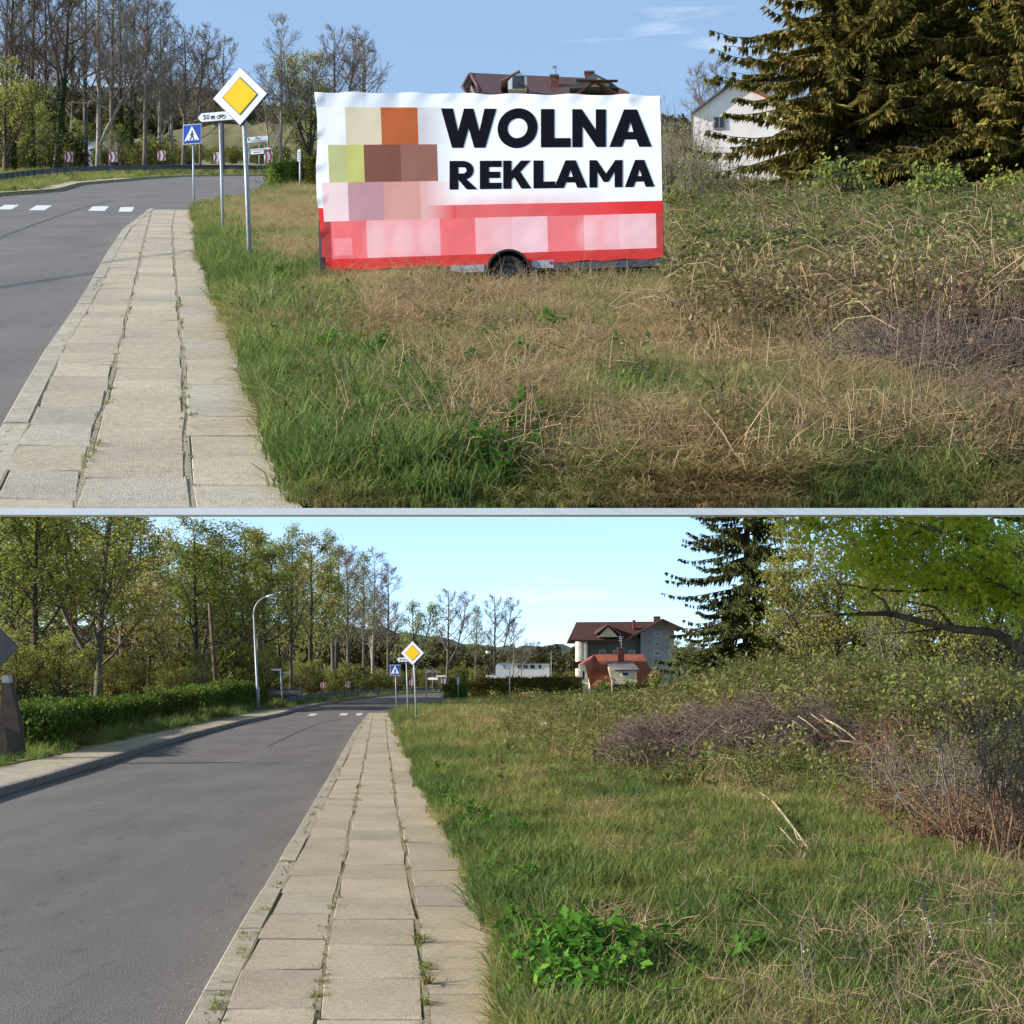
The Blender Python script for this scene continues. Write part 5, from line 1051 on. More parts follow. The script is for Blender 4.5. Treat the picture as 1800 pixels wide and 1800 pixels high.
# ------------------------------------------------------------------ hedges and shrubs
def hedge(st, pts, hgt, wid, label, leaf, dens=900, base=0.0, seed=0, ls=.11):
    """clipped hedge along photograph points (x, D)"""
    r = np.random.default_rng(seed); A = np.array([(wx(x, d), d) for x, d in pts]); L = np.r_[0, np.cumsum(np.hypot(*np.diff(A, axis=0).T))]; o = np.array((*A[0], st.a * A[0, 1] + base))
    t = thing('hedge', label, 'hedge', o); n = max(int(L[-1] * 2.5), 6); q = np.linspace(0, L[-1], n); c = np.stack([np.interp(q, L, A[:, k]) for k in range(2)], 1)
    tg = np.gradient(c, axis=0); tg /= np.linalg.norm(tg, axis=1)[:, None]; nr = np.c_[tg[:, 1], -tg[:, 0]]
    prof = np.array([(-.46, -.1), (-.5, .5), (-.46, .93), (0, .98), (.46, .93), (.5, .5), (.46, -.1)]); rows = []
    for i in range(n):
        e = .9 if 0 < i < n - 1 else .6; h = hgt * (1 + .08 * (vn(q[i] * 1.3 + seed, seed) - .5) * 2)
        rows.append([(c[i, 0] + nr[i, 0] * u * wid * e, c[i, 1] + nr[i, 1] * u * wid * e, st.a * c[i, 1] + base + h * v * (.92 if v > 0 else 1)) for u, v in prof])
    v = np.array(rows) - o; m = len(prof); a = np.arange(n - 1)[:, None] * m; j = np.arange(m - 1)[None]
    mb = MB(); mb.add(v, [np.stack([a + j, a + j + 1, a + j + 1 + m, a + j + m], -1).reshape(-1, 4), np.arange(m)[None], (np.arange(m) + (n - 1) * m)[None, ::-1].copy()])
    mb.build('branches', leaf, t)
    f = np.stack([a + j, a + j + 1, a + j + 1 + m, a + j + m], -1).reshape(-1, 4); V = v.reshape(-1, 3)
    N_ = int(L[-1] * (hgt * 2 + wid) * dens / 2); N_ = min(N_, 14000); k = r.integers(0, len(f), N_); u, w = r.random((2, N_, 1)); Q = V[f[k]]
    P = (Q[:, 0] * (1 - u) + Q[:, 1] * u) * (1 - w) + (Q[:, 3] * (1 - u) + Q[:, 2] * u) * w
    ends = r.random(N_ // 8); P2 = np.r_[P, V[r.integers(0, m, N_ // 14)] * [1, 1, 0] + [0, 0, 0] + np.c_[r.normal(0, wid * .2, (N_ // 14, 2)), r.uniform(0, hgt * .9, N_ // 14)]]
    lm = MB(); leaves(lm, P2, r, ls, 1, .1, 0, .7); lm.build('foliage', leaf, t); return t
hedge(UP, [(472, 66), (524, 66.5)], 1.25, 1.3, 'clipped green hedge left of the narrow white plate, upper street', L_hedge, seed=1, base=-.1)
hedge(UP, [(531, 66), (575, 66.5)], 1.3, 1.2, 'yellowish hedge between the narrow white plate and the banner', L_hedgey, seed=2, base=-.1)
hedge(LO, [(44, 34), (138, 46)], 1.0, 1.1, 'dark clipped hedge nearest the concrete foot at the left', L_hedge, seed=3)
hedge(LO, [(138, 44), (190, 52), (275, 62)], .95, 1.3, 'long low middle hedge with white flowers at its foot', L_hedge, seed=4)
hedge(LO, [(278, 60), (325, 68)], 1.15, 1.2, 'short darker hedge block past the long low hedge', L_hedge, seed=5)
hedge(LO, [(322, 72), (375, 82)], 1.25, 1.4, 'hedge block in front of the wooden pole', L_hedge, seed=6)
hedge(LO, [(388, 82), (450, 90)], 1.5, 1.6, 'rounded hedge just left of the street lamp', L_hedge, seed=7)
hedge(LO, [(780, 152), (822, 152)], 1.25, 1.5, 'small clipped hedge right of the far road bend', L_hedge, 300, seed=8, ls=.2)
hedge(LO, [(824, 155), (850, 155)], 1.35, 1.4, 'brownish gap hedge between the small hedge and the long one', L_hedgey, 300, seed=9, ls=.2)
hedge(LO, [(844, 148), (935, 146), (1020, 144)], 1.95, 1.6, 'long dark yellow topped hedge behind the red notice board', L_hedgey, 260, seed=10, ls=.2)
def shrub(st, x, D_, ytop, wpx, label, leaf, n=1400, size=.13, seed=0, twig=None, name='shrub', base=0, cat='shrub', loose=0):
    r = np.random.default_rng(seed); g = st.a * D_ + base + float(st.bump(wx(x, D_), D_)) - .05; h = wz(ytop, D_) - g; w = wpx * D_ / F / 2
    t = thing(name, label, cat, (wx(x, D_), D_, g)); B = MB(); pts = []; rs = .55 if loose else 1.0
    for k in range(60):
        az = r.uniform(0, 6.28); q = r.uniform(.2, 1); e = np.array((math.cos(az) * w * q, math.sin(az) * w * q * .8, h * (1.02 - .55 * q ** 2) * r.uniform(.45 if loose else .7, 1.05)))
        b = np.array((math.cos(az), math.sin(az), 0)) * w * (.9 * r.random() if loose else .25 * r.random()) * (1, .8, 1)
        if loose: e[:2] = b[:2] + r.normal(size=2) * w * .38
        m_ = b + (e - b) * .5 + (0, 0, h * .12) + r.normal(size=3) * (w * .09, w * .09, h * .04); s = np.linspace(0, 1, 7)[:, None]; p = b * (1 - s) ** 2 + 2 * m_ * s * (1 - s) + e * s * s; p += r.normal(size=p.shape) * .02 * h * s; p[0, 2] -= .1
        B.tube(p, np.linspace(.018 + .004 * h, .005, 7) * rs, 4)
        pts += list(p[2:])
        for u in range(11 if loose else 7):
            s_ = p[r.integers(2, 7)]; e2 = s_ + r.normal(size=3) * (w * .17, w * .17, h * .1) + (0, 0, h * .07); mm = (s_ + e2) / 2 + r.normal(size=3) * .03; B.tube([s_, mm, e2], np.array((.008, .006, .003)) * rs, 3); pts += [mm, e2]
    pts = np.array(pts); pts = pts[pts[:, 2] > .05]; B.build('stems', twig or M_twigd, t)
    if leaf is not None:
        F_ = MB(); k = pts[r.integers(0, len(pts), n)]; leaves(F_, k, r, size, 1, (.02 if loose else .09) * max(w, .5), 0); F_.build('foliage', leaf, t)
    return t
for k, (x, D_, yt, w, lab, lf) in enumerate(((1060, 112, 1199, 34, 'green shrub at the left corner of the small cottage', L_green), (1082, 110, 1202, 26, 'olive shrub under the cottage dormer', L_hedgey), (1104, 110, 1199, 30, 'dark leafed shrub in front of the cottage wall', L_hedge),
    (1126, 108, 1200, 34, 'yellowish shrub right of the cottage dormer', L_hedgey), (1150, 104, 1196, 40, 'dense shrub between cottage and spruce', L_hedge), (1152, 120, 1176, 30, 'orange budded shrub against the cottage roof', L_rust), (1012, 130, 1206, 26, 'white flecked shrub at the end of the long hedge', L_hedge))):
    shrub(LO, x, D_, yt, w, lab, lf, 900, .2, 50 + k)
for k, (x, D_, yt, w, lab) in enumerate(((1172, 40, 215, 70, 'bare grey thicket shrub touching the right banner edge'), (1205, 48, 190, 80, 'tall bare twiggy shrub between banner and pale house'), (1230, 44, 262, 90, 'pale budded shrub in front of the pale house wall'), (1200, 36, 300, 80, 'dense twiggy shrub low right of the banner'), (1160, 60, 175, 80, 'tall thin bare shrub behind the banner corner'), (1290, 46, 275, 90, 'bare shrub under the left spruce branches'), (1190, 52, 185, 90, 'dense grey bare thicket right behind the banner edge'), (1235, 58, 205, 100, 'twiggy bush whose tips hide the lower wall of the pale house'), (1215, 42, 250, 90, 'brown bare bush between banner corner and pale house'))):
    shrub(UP, x, D_, yt, w * 1.25, lab, L_olive if k in (2, 3) else (L_rust if k == 1 else L_olive), 900 if k in (2, 3) else 520, .07, 70 + k, M_twig, loose=1)
for k, (x, D_, yt, w, lab, lf) in enumerate(((1480, 34, 285, 150, 'green leafy bush below the spruces in the upper meadow', L_green), (1640, 33, 300, 130, 'green creeper bush at the foot of the upper spruces', L_green), (1760, 34, 310, 130, 'bramble bush at the right end under the coned spruce', L_olive))):
    shrub(UP, x, D_, yt, w, lab, lf, 1100, .11, 80 + k, M_twigd)
M_rstem = mat('reddish brown stems', S(124, 98, 78), S(98, 76, 62), 1, .95)
for k, (x, D_, yt, w, lab, lf, sz, tw, ls) in enumerate(((1560, 22, 1255, 190, 'reddish stemmed shrub right of the brush pile', L_red, .05, M_rstem, 1), (1500, 27, 1262, 190, 'bare grey brown bush at the right end of the brush pile', None, .05, M_twigd, 1), (1640, 18, 1250, 300, 'thin budded shrub with pale stems in the right meadow', L_olive, .035, M_twig, 1),
    (1740, 15, 1200, 330, 'tall tangled bare shrub at the right edge of the lower meadow', L_olive, .03, M_twig, 1), (1800, 13, 1250, 300, 'dense rusty twigged shrub cut by the right frame edge', L_red, .03, M_rstem, 1), (1620, 30, 1196, 200, 'dark green bramble bush below the maple bough', L_green, .09, M_twigd, 0), (1730, 27, 1190, 220, 'olive bush under the maple leaves at right', L_olive, .08, M_twigd, 0),
    (1690, 14.5, 1390, 200, 'low red stemmed sapling clump in the right grass', L_red, .03, M_rstem, 1), (1580, 17, 1340, 220, 'low mixed green and red sapling clump left of the tangled shrub', L_olive, .035, M_rstem, 1))):
    shrub(LO, x, D_, yt, w, lab, lf, 800, sz, 90 + k, tw, loose=ls)

# ------------------------------------------------------------------ brush pile
D_ = 26.5; t = thing('brush_pile', 'heap of cut purple brown brushwood with pale branches in the lower meadow', 'brushwood pile', (wx(1340, D_), D_, float(LO.bump(wx(1340, D_), D_)) - .1)); r = np.random.default_rng(5)
M_brush = mat('purplish dead brushwood', S(132, 112, 106), S(102, 84, 78), .8, .95); M_peel = mat('peeled pale branch', S(196, 180, 152), S(160, 142, 116), 4, .9)
mb = MB(); mb2 = MB(); s = D_ / F
for k in range(5600):
    u = r.uniform(-1.3, .85); x = u * 215 * s; yy = r.normal(-.1, .75); hmax = 1.1 * max(0, 1 - ((u + .1) / 1.25) ** 2) ** .45 * math.exp(-(yy / 1.4) ** 2) * (.5 + .85 * float(vn(u * 5.3 + 9, yy * 1.6 + 3))); z = r.uniform(0, 1) ** .6 * hmax
    d = np.array((r.normal(), r.normal() * .7, r.normal() * .4 + .1)); L = r.uniform(.2, .55)
    if k % 6 == 0: d = np.array((r.normal() * .8, r.normal() * .6, abs(r.normal()) * .9)); L = r.uniform(.4, .95)
    d /= np.linalg.norm(d); p = np.array((x, yy, z)); b_ = r.normal(size=3) * .07
    (mb if k % 4 else mb2).tube([p - d * L / 2, p + b_, p + d * L / 2], [.005, .004, .0025], 3)
kind(mb.build('twigs', M_brush, t), 'stuff'); kind(mb2.build('pale_twigs', M_twig, t), 'stuff')
for k in range(52):
    rr_ = np.random.default_rng(300 + k); x0, y0 = rr_.uniform(-90, 110) * s, rr_.uniform(-1.0, -.2); a_ = rr_.uniform(-.9, .9) + (0.35 if x0 > 0 else -.2); L = rr_.uniform(.5, 1.5); z0 = rr_.uniform(.45, .95)
    q = np.linspace(0, 1, 6)[:, None]; st_ = np.array((x0, y0, z0)); en = st_ + (math.sin(a_) * L, -.5 * L * rr_.uniform(.5, 1), -z0 + .05); md = (st_ + en) / 2 + (rr_.normal(0, .12), -.1, .25)
    pth = st_ * (1 - q) ** 2 + 2 * md * q * (1 - q) + en * q * q; rb = rr_.uniform(.006, .017); mbb = MB(); mbb.tube(pth, np.linspace(rb, rb * .45, 6), 5); mbb.build('branch', M_peel if k % 2 == 0 else M_twig, t)
t = thing('fallen_branch', 'long forked pale dead branch lying in grass below the brush pile', 'branch', (wx(1400, 17), 17, 0)); s2 = 17 / F
G = lambda x, y: (lambda D: np.array((wx(x, D) - t.location.x, D - 17, .16)))(float(LO.D(y, .16)))
mb = MB(); mb.tube([G(1325, 1385), G(1360, 1410), G(1395, 1455), G(1420, 1490), G(1412, 1510)], [.013, .014, .012, .01, .006], 6); mb.build('stem', M_peel, t)
for p in ([(1330, 1403), (1352, 1405), (1362, 1412)], [(1367, 1450), (1385, 1470), (1402, 1490)], [(1395, 1455), (1402, 1475), (1420, 1480)]): mb = MB(); mb.tube([G(*q) for q in p], [.008, .007, .004], 5); mb.build('twig', M_peel, t)
# thin stems with pale buds in the foreground
for x, yb, yt, lab, k in ((1652, 1755, 1545, 'tall thin budded stem standing in the right foreground grass', 1), (1428, 1795, 1650, 'short pale budded stem at the bottom of the meadow', 2), (1755, 1700, 1590, 'slanting thin budded twig near the right frame edge', 3), (1570, 1690, 1620, 'small leaning budded twig in the green grass', 4)):
    r = np.random.default_rng(k); b = LO.p(x, yb); h = (yb - yt) * b.y / F; t = thing('budded_stem', lab, 'plant', (b.x, b.y, -.02)); q = np.linspace(0, 1, 9); p = np.c_[np.sin(q * 4 + k) * .03 * h + (-.12 * q * h if k != 4 else .3 * q * h), q * 0, q * h]
    mb = MB(); mb.tube(p, np.linspace(.006, .003, 9), 5)
    for u in range(9): i = r.integers(1, 8); e = p[i] + (r.normal(0, .09), r.normal(0, .06), r.uniform(.05, .16)); mb.tube([p[i], (p[i] + e) / 2, e], [.003, .0025, .002], 3)
    mb.build('stem', M_twig, t); lm = MB(); leaves(lm, p[r.integers(1, 9, 45)], r, .014, 1, .03, 0); lm.build('buds', leafmat('pale buds %d' % k, S(196, 190, 160), S(214, 208, 180)), t)
# litter and dandelion
b = LO.p(955, 1300); t = thing('plastic_scrap', 'crumpled white plastic scrap lying on the dry grass', 'litter', (b.x, b.y, .12 + float(LO.bump(b.x, b.y)))); mb = MB(); n = 9
u, v = np.meshgrid(np.linspace(-1, 1, n), np.linspace(-1, 1, n)); zz = .08 + .07 * fbm(u * 3 + 4, v * 3) * (1 - u * u * .6); a = np.arange(n - 1)[:, None] * n; j = np.arange(n - 1)[None]
mb.add(np.stack([u * .2 * (1 - .3 * v), v * .35, zz], -1).reshape(-1, 3), np.stack([a + j, a + j + 1, a + j + 1 + n, a + j + n], -1).reshape(-1, 4)); mb.build('sheet', M_frame, t)
b = UP.p(638, 668); g = UP.a * b.y; t = thing('dandelion', 'single yellow dandelion flower in the verge grass of the upper meadow', 'flower', (b.x, b.y, g)); mb = MB(); mb.tube([(0, 0, 0), (.01, 0, .18), (0, 0, .3)], .004, 5); mb.build('stem', L_green, t)
mb = MB()
for k in range(36): a_ = k * 2.4; q = .02 + .03 * (k % 3) / 2; e = np.array((math.cos(a_), math.sin(a_) * .7, .25)); w = np.array((-math.sin(a_), math.cos(a_), 0)) * .008; c = np.array((0, -.02, .3)); mb.quads([c, c + e * q * .6 + w, c + e * q, c + e * q * .6 - w])
mb.build('flower_head', M_yel, t)
# ------------------------------------------------------------------ ground cover: grass, brambles, weeds, dead twigs
def tuft(seed, n, h, w, rad, bend, name, m, segs=3):
    r = np.random.default_rng(seed); V = []; Fq = []; Ft = []; c = 0
    for _ in range(n):
        a = r.uniform(0, 6.28); q = rad * math.sqrt(r.random()); b = np.array((math.cos(a) * q, math.sin(a) * q, -.01)); hh = h * r.uniform(.5, 1.15); az = r.uniform(0, 6.28); bd = bend * r.uniform(.4, 1.4)
        d = np.array((math.cos(az), math.sin(az), 0)); s = np.array((-d[1], d[0], 0)) * w * r.uniform(.7, 1.3)
        t = np.array((0, .4, .75, 1)); ct = [b + d * hh * bd * k ** 2 + np.array((0, 0, hh * (k - .45 * min(bd, 1.6) * k ** 3))) for k in t]
        V += [ct[0] - s, ct[0] + s, ct[1] - s * .9, ct[1] + s * .9, ct[2] - s * .6, ct[2] + s * .6, ct[3]]
        Fq += [(c, c + 1, c + 3, c + 2), (c + 2, c + 3, c + 5, c + 4)]; Ft += [(c + 4, c + 5, c + 6)]; c += 7
    mb = MB(); mb.add(V, [np.array(Fq), np.array(Ft)]); return mb.mesh(name, m)
def clump(seed, n, h, rad, size, m, stems=6):
    """leafy weed or bramble piece: arching stems with leaves"""
    r = np.random.default_rng(seed); mb = MB(); P = []
    for k in range(stems):
        a = r.uniform(0, 6.28); e = np.array((math.cos(a) * rad * r.uniform(.3, 1), math.sin(a) * rad * r.uniform(.3, 1), h * r.uniform(.4, 1))); m_ = e * .45 + (0, 0, h * .4)
        mb.tube([(0, 0, -.03), m_, e], [.005, .004, .002], 3, 0)
        for u in np.linspace(.25, 1, 8): P.append(2 * m_ * u * (1 - u) + e * u * u)
    P = np.array(P)[r.integers(0, len(P), n)] + r.normal(size=(n, 3)) * (rad * .16, rad * .16, h * .1)
    a = rv(r, n); a[:, 2] *= .5; nrm = rv(r, n) * .6 + (0, 0, 1); b = np.cross(a, nrm); b /= np.linalg.norm(b, axis=1)[:, None]; a /= np.linalg.norm(a, axis=1)[:, None]; s = size * r.uniform(.6, 1.25, n)[:, None]
    v = np.stack([P - a * s * .5, P + b * s * .33, P + a * s * .55 - (0, 0, 1) * s * .12, P - b * s * .33], 1).reshape(-1, 3); mb.add(v, np.arange(4 * n).reshape(-1, 4), 1)
    return mb.mesh('leafy_clump', [m[0], m[1]])
def canes(seed, n, h, L, m):
    # arching bramble canes
    r = np.random.default_rng(seed); mb = MB()
    for _ in range(n):
        a = r.uniform(0, 6.28); l_ = L * r.uniform(.5, 1.2); q = np.linspace(0, 1, 6); b = r.normal(0, .12, 2); hh = h * r.uniform(.6, 1.3)
        mb.tube(np.c_[b[0] + math.cos(a) * l_ * q, b[1] + math.sin(a) * l_ * q, hh * 4 * q * (1.02 - q) * .9 + .02], np.linspace(.006, .003, 6), 3)
    return mb.mesh('bramble_cane', m)
def twigs(seed, n, h, rad, m, r0=.0035):
    r = np.random.default_rng(seed); mb = MB()
    for _ in range(n):
        b = np.array((r.normal(0, rad * .5), r.normal(0, rad * .5), 0)); d = np.array((r.normal(), r.normal(), abs(r.normal()) * .8 + .1)); d /= np.linalg.norm(d); L = h * r.uniform(.5, 1.3); e = b + d * L
        mb.tube([b, (b + e) / 2 + r.normal(size=3) * L * .1 + (0, 0, L * .12), e], [r0, r0 * .8, r0 * .4], 3)
    return mb.mesh('twig_tangle', m)

G_stops = [(0, S(98, 116, 66)), (.22, S(120, 136, 74)), (.42, S(140, 144, 82)), (.62, S(166, 156, 106)), (.84, S(200, 180, 134)), (1, S(174, 140, 106))]
T_grass = tintmat('meadow grass', G_stops, .45)
T_leaf = tintmat('bramble leaves', [(0, S(100, 112, 62)), (.35, S(124, 132, 76)), (.6, S(142, 138, 88)), (.8, S(142, 122, 92)), (1, S(126, 102, 84))], .35)
T_weed = tintmat('weed leaves', [(0, S(60, 104, 36)), (.5, S(88, 132, 50)), (1, S(120, 150, 60))], .35)
T_twig = tintmat('dead twigs', [(0, S(112, 98, 92)), (.5, S(142, 122, 98)), (1, S(172, 148, 112))], .0)
M_stem = mat('weed stem', S(110, 100, 62), S(90, 76, 50), 3, .9)
grass_set = [tuft(100 + k, 42, .2, .0035, .09, .55, 'grass_tuft', T_grass) for k in range(4)] + [tuft(110 + k, 46, .14, .0035, .11, 1.2, 'grass_tuft', T_grass) for k in range(3)]
straw_set = [tuft(120 + k, 50, .2, .003, .13, 2.2, 'straw_tuft', T_grass) for k in range(4)]
bram_set = [clump(130 + k, n_, h_, .36, s_, (M_stem, T_leaf)) for k, (n_, h_, s_) in enumerate(((90, .38, .05), (150, .32, .034), (60, .5, .07), (110, .3, .042), (40, .55, .05), (130, .42, .038)))]
weed_set = [clump(140 + k, 44, .3, .2, .085, (M_stem, T_weed), 5) for k in range(4)]
nettle_set = [clump(150 + k, 70, .32, .2, .066, (M_stem, T_weed), 7) for k in range(3)]
twig_set = [twigs(160 + k, 40, .32, .3, T_twig) for k in range(4)]

def scatter(name, st, n, Dr, xr, prob, tint, meshes, sc=(.7, 1.3), far=1.0, sink=0, seed=0, flat=.25, lean=0):
    lim = None
    if xr[1] >= 1840: lim = xr[1]; xr = (xr[0], xr[1] + 260); n = int(n * 1.17)
    r = np.random.default_rng(seed); D = np.exp(r.uniform(np.log(Dr[0]), np.log(Dr[1]), n)); x = r.uniform(xr[0], xr[1], n); X = (x - 900) / F * D; y = st.H + F * HC / D
    k = r.random(n) < prob(x, y, X, D)
    if lim: k &= X < (lim - 900) / F * D + 1.12
    D, x, X, y = D[k], x[k], X[k], y[k]; m = len(D)
    P = np.c_[X, D, st.a * D + st.bump(X, D) - sink]
    tn = np.clip(tint(x, y, X, D) + r.normal(0, .09, m), 0, 1); s = r.uniform(sc[0], sc[1], m) * (.62 + .75 * fbm(X * 2.3 + seed, D * 1.1)) * (1 + (far - 1) * np.clip((D - 10) / 50, 0, 1))
    if st is UP: s = s * (.42 + .58 * np.clip((D - U_near) / .45, 0, 1))
    fl = flat * (np.clip((D - U_near - .3) / 1.6, 0, 1) if st is UP else 1.0)
    me = bpy.data.meshes.new(name); me.vertices.add(m); me.vertices.foreach_set('co', P.astype(np.float32).ravel())
    for an, ty, key, dat in (('tint', 'FLOAT', 'value', tn), ('size', 'FLOAT', 'value', s), ('kindex', 'INT', 'value', r.integers(0, len(meshes), m)), ('turn', 'FLOAT_VECTOR', 'vector', np.c_[r.normal(0, 1, m) * fl * .5 + lean, r.normal(0, 1, m) * fl * .5, r.uniform(-.7, .7, m) if lean else r.uniform(0, 6.28, m)])):
        a = me.attributes.new(an, ty, 'POINT'); a.data.foreach_set(key, np.ascontiguousarray(dat, np.int32 if ty == 'INT' else np.float32).ravel())
    o = kind(put(name, me), 'stuff')
    cset = bpy.data.collections.new(name + ' pieces')
    for i, q in enumerate(meshes): cset.objects.link(bpy.data.objects.new('%s piece %02d' % (name, i), q))
    g = bpy.data.node_groups.new(name, 'GeometryNodeTree'); g.interface.new_socket('Geometry', in_out='INPUT', socket_type='NodeSocketGeometry'); g.interface.new_socket('Geometry', in_out='OUTPUT', socket_type='NodeSocketGeometry')
    nn = g.nodes; ll = g.links; i_ = nn.new('NodeGroupInput'); o_ = nn.new('NodeGroupOutput'); ip = nn.new('GeometryNodeInstanceOnPoints'); ci = nn.new('GeometryNodeCollectionInfo')
    ci.inputs['Collection'].default_value = cset; ci.inputs['Separate Children'].default_value = True; ci.inputs['Reset Children'].default_value = True
    def at(nm, ty): q = nn.new('GeometryNodeInputNamedAttribute'); q.data_type = ty; q.inputs[0].default_value = nm; return q.outputs[0]
    ip.inputs['Pick Instance'].default_value = True
    ll.new(i_.outputs[0], ip.inputs['Points']); ll.new(ci.outputs[0], ip.inputs['Instance']); ll.new(at('kindex', 'INT'), ip.inputs['Instance Index'])
    e2r = nn.new('FunctionNodeEulerToRotation'); ll.new(at('turn', 'FLOAT_VECTOR'), e2r.inputs[0]); ll.new(e2r.outputs[0], ip.inputs['Rotation']); ll.new(at('size', 'FLOAT'), ip.inputs['Scale'])
    ll.new(ip.outputs[0], o_.inputs[0]); md = o.modifiers.new('scatter', 'NODES'); md.node_group = g
    return o
sm = lambda v, a, b: np.clip((v - a) / (b - a), 0, 1)
def Rx(st, f): return lambda D: 900 + F * f(D) / D
u_Rx, l_Rx, l_Ox = Rx(UP, u_R), Rx(LO, l_R), Rx(LO, l_O)

# upper meadow
def brU(x, y):      # where the brambles stand
    return sm(x + rng.normal(0, 30, x.shape), 1190, 1300) * sm(600 + (x - 1200) * .12 + rng.normal(0, 40, x.shape) - y, 0, 130)
def tintU(x, y, X, D):
    off = (x - u_Rx(D)) / np.maximum((y - HU) / 628, .12)
    n = fbm(X * 1.1, D * .5) - .5 + .6 * (fbm(X * 3.7 + 3, D * 1.7) - .5)
    t = .17 + .36 * sm(off, 60, 380) + 1.1 * n
    t = t + .22 * np.exp(-((x - 900) / 330) ** 2 - ((y - 560) / 110) ** 2) + .45 * np.exp(-((x - 975) / 70) ** 2 - ((y - 640) / 22) ** 2) - .25 * np.exp(-((x - 1060) / 90) ** 2 - ((y - 690) / 35) ** 2)
    t = t + .3 * np.exp(-((x - 520) / 70) ** 2 - ((y - 385) / 22) ** 2) - .35 * np.exp(-((x - 700) / 100) ** 2 - ((y - 780) / 90) ** 2)
    return t
scatter('grass', UP, 52000, (U_near + .06, 110), (300, 1840), lambda x, y, X, D: ~((np.abs(x - 888) < 100) & (np.abs(y - 512) < 12)) * (x > u_Rx(D) + 7 * (y - HU) / 628 + rng.normal(0, 4, x.shape)) * (1 - .5 * brU(x, y)) * (tintU(x, y, X, D) < .62), tintU, grass_set, (.55, 1.25), 1.5, seed=1)
scatter('dry_grass', UP, 60000, (U_near + .06, 90), (300, 1840), lambda x, y, X, D: ~((np.abs(x - 888) < 100) & (np.abs(y - 512) < 12)) * (x > u_Rx(D) + 30 * (y - HU) / 628) * (1 - .3 * brU(x, y)) * sm(tintU(x, y, X, D), .2, .55) * .9, lambda *a: np.minimum(tintU(*a) + .22, .86 + .14 * (tintU(*a) > 1.0)), straw_set, (.5, 1.15), 1.5, seed=2)
scatter('tall_grass', UP, 5200, (U_near + .1, 60), (380, 900), lambda x, y, X, D: (x > u_Rx(D) + 14 * (y - HU) / 628) * np.clip(np.exp(-((x - 690) / 70) ** 2 - ((y - 780) / 70) ** 2) * 2 + sm(200 * (y - HU) / 300 + u_Rx(D) - x, 0, 60) * .5, 0, 1), lambda x, y, X, D: .16 + .3 * (fbm(X * 2, D) - .5), grass_set[:4], (1.0, 1.9), 1.2, seed=3)
scatter('brambles', UP, 17000, (11, 62), (1120, 1850), lambda x, y, X, D: brU(x, y) * .85 * sm(fbm(X * 1.3 + 4, D * .6) + .25 * (D < 46), .3, .5), lambda x, y, X, D: .24 + .55 * sm(y + 90 * (fbm(X, D * .5) - .5), 440, 600) + .5 * (fbm(X * 2, D) - .5), bram_set, (.45, 1.25), 1.0, seed=4)
scatter('bramble_leaves', UP, 2600, (U_near + .2, 40), (480, 1840), lambda x, y, X, D: (x > u_Rx(D) + 60) * np.clip(.1 + .8 * np.exp(-((x - 1780) / 60) ** 2 - ((y - 800) / 70) ** 2) + .3 * sm(fbm(X * 1.5 + 9, D), .55, .7), 0, 1), lambda x, y, X, D: .3 + .6 * sm(x, 900, 1700) + 0 * x, bram_set, (.35, .7), 1, seed=5)
scatter('weeds', UP, 2400, (U_near + .1, 22), (430, 1100), lambda x, y, X, D: (x > u_Rx(D) + 40) * np.clip(np.exp(-((x - 650) / 80) ** 2 - ((y - 680) / 40) ** 2) + np.exp(-((x - 860) / 40) ** 2 - ((y - 850) / 40) ** 2) + .12 * sm(fbm(X * 1.7, D), .45, .6), 0, 1), lambda x, y, X, D: .3 + 0 * x, weed_set, (.4, .8), 1, seed=6)
scatter('dead_twigs', UP, 10500, (U_near + .45, 50), (640, 1850), lambda x, y, X, D: np.clip(.16 + 1.2 * np.exp(-((x - 1720 + (y - 660) * .9) / 110) ** 2 - ((y - 690) / 80) ** 2) + .25 * np.exp(-((y - 520) / 50) ** 2) + .45 * brU(x, y), 0, 1), lambda x, y, X, D: .75 - .75 * np.exp(-((x - 1700) / 130) ** 2 - ((y - 690) / 110) ** 2), twig_set, (.45, 1.05), 1, seed=7)
scatter('dead_twigs', UP, 3600, (10, 24), (1480, 1850), lambda x, y, X, D: np.clip(1.3 * np.exp(-((x - 1720 + (y - 660) * .9) / 120) ** 2 - ((y - 670) / 75) ** 2), 0, 1), lambda x, y, X, D: .06 + 0 * x, twig_set, (.7, 1.4), 1, seed=8)
r_e = lambda x, y, X, D: 1.0 * (X > u_R(D) + .05)
scatter('grass', UP, 420, (U_near + .005, U_near + .3), (500, 1850), r_e, lambda x, y, X, D: np.clip(tintU(x, y, X, D) + .1, .1, .8), grass_set[:4], (.45, .85), 1, seed=9, flat=0)
scatter('dry_grass', UP, 420, (U_near + .03, U_near + .4), (520, 1850), r_e, lambda x, y, X, D: np.clip(tintU(x, y, X, D) + .25, .3, .84), straw_set, (.5, .9), 1, seed=10, flat=0, lean=.15)
cane_set = [canes(260 + k, 7, .38, .9, T_twig) for k in range(3)]
scatter('bramble_canes', UP, 1500, (11, 60), (1150, 1850), lambda x, y, X, D: brU(x, y) * .9, lambda x, y, X, D: .45 + .5 * (fbm(X, D) - .2), cane_set, (.6, 1.3), 1, seed=61)
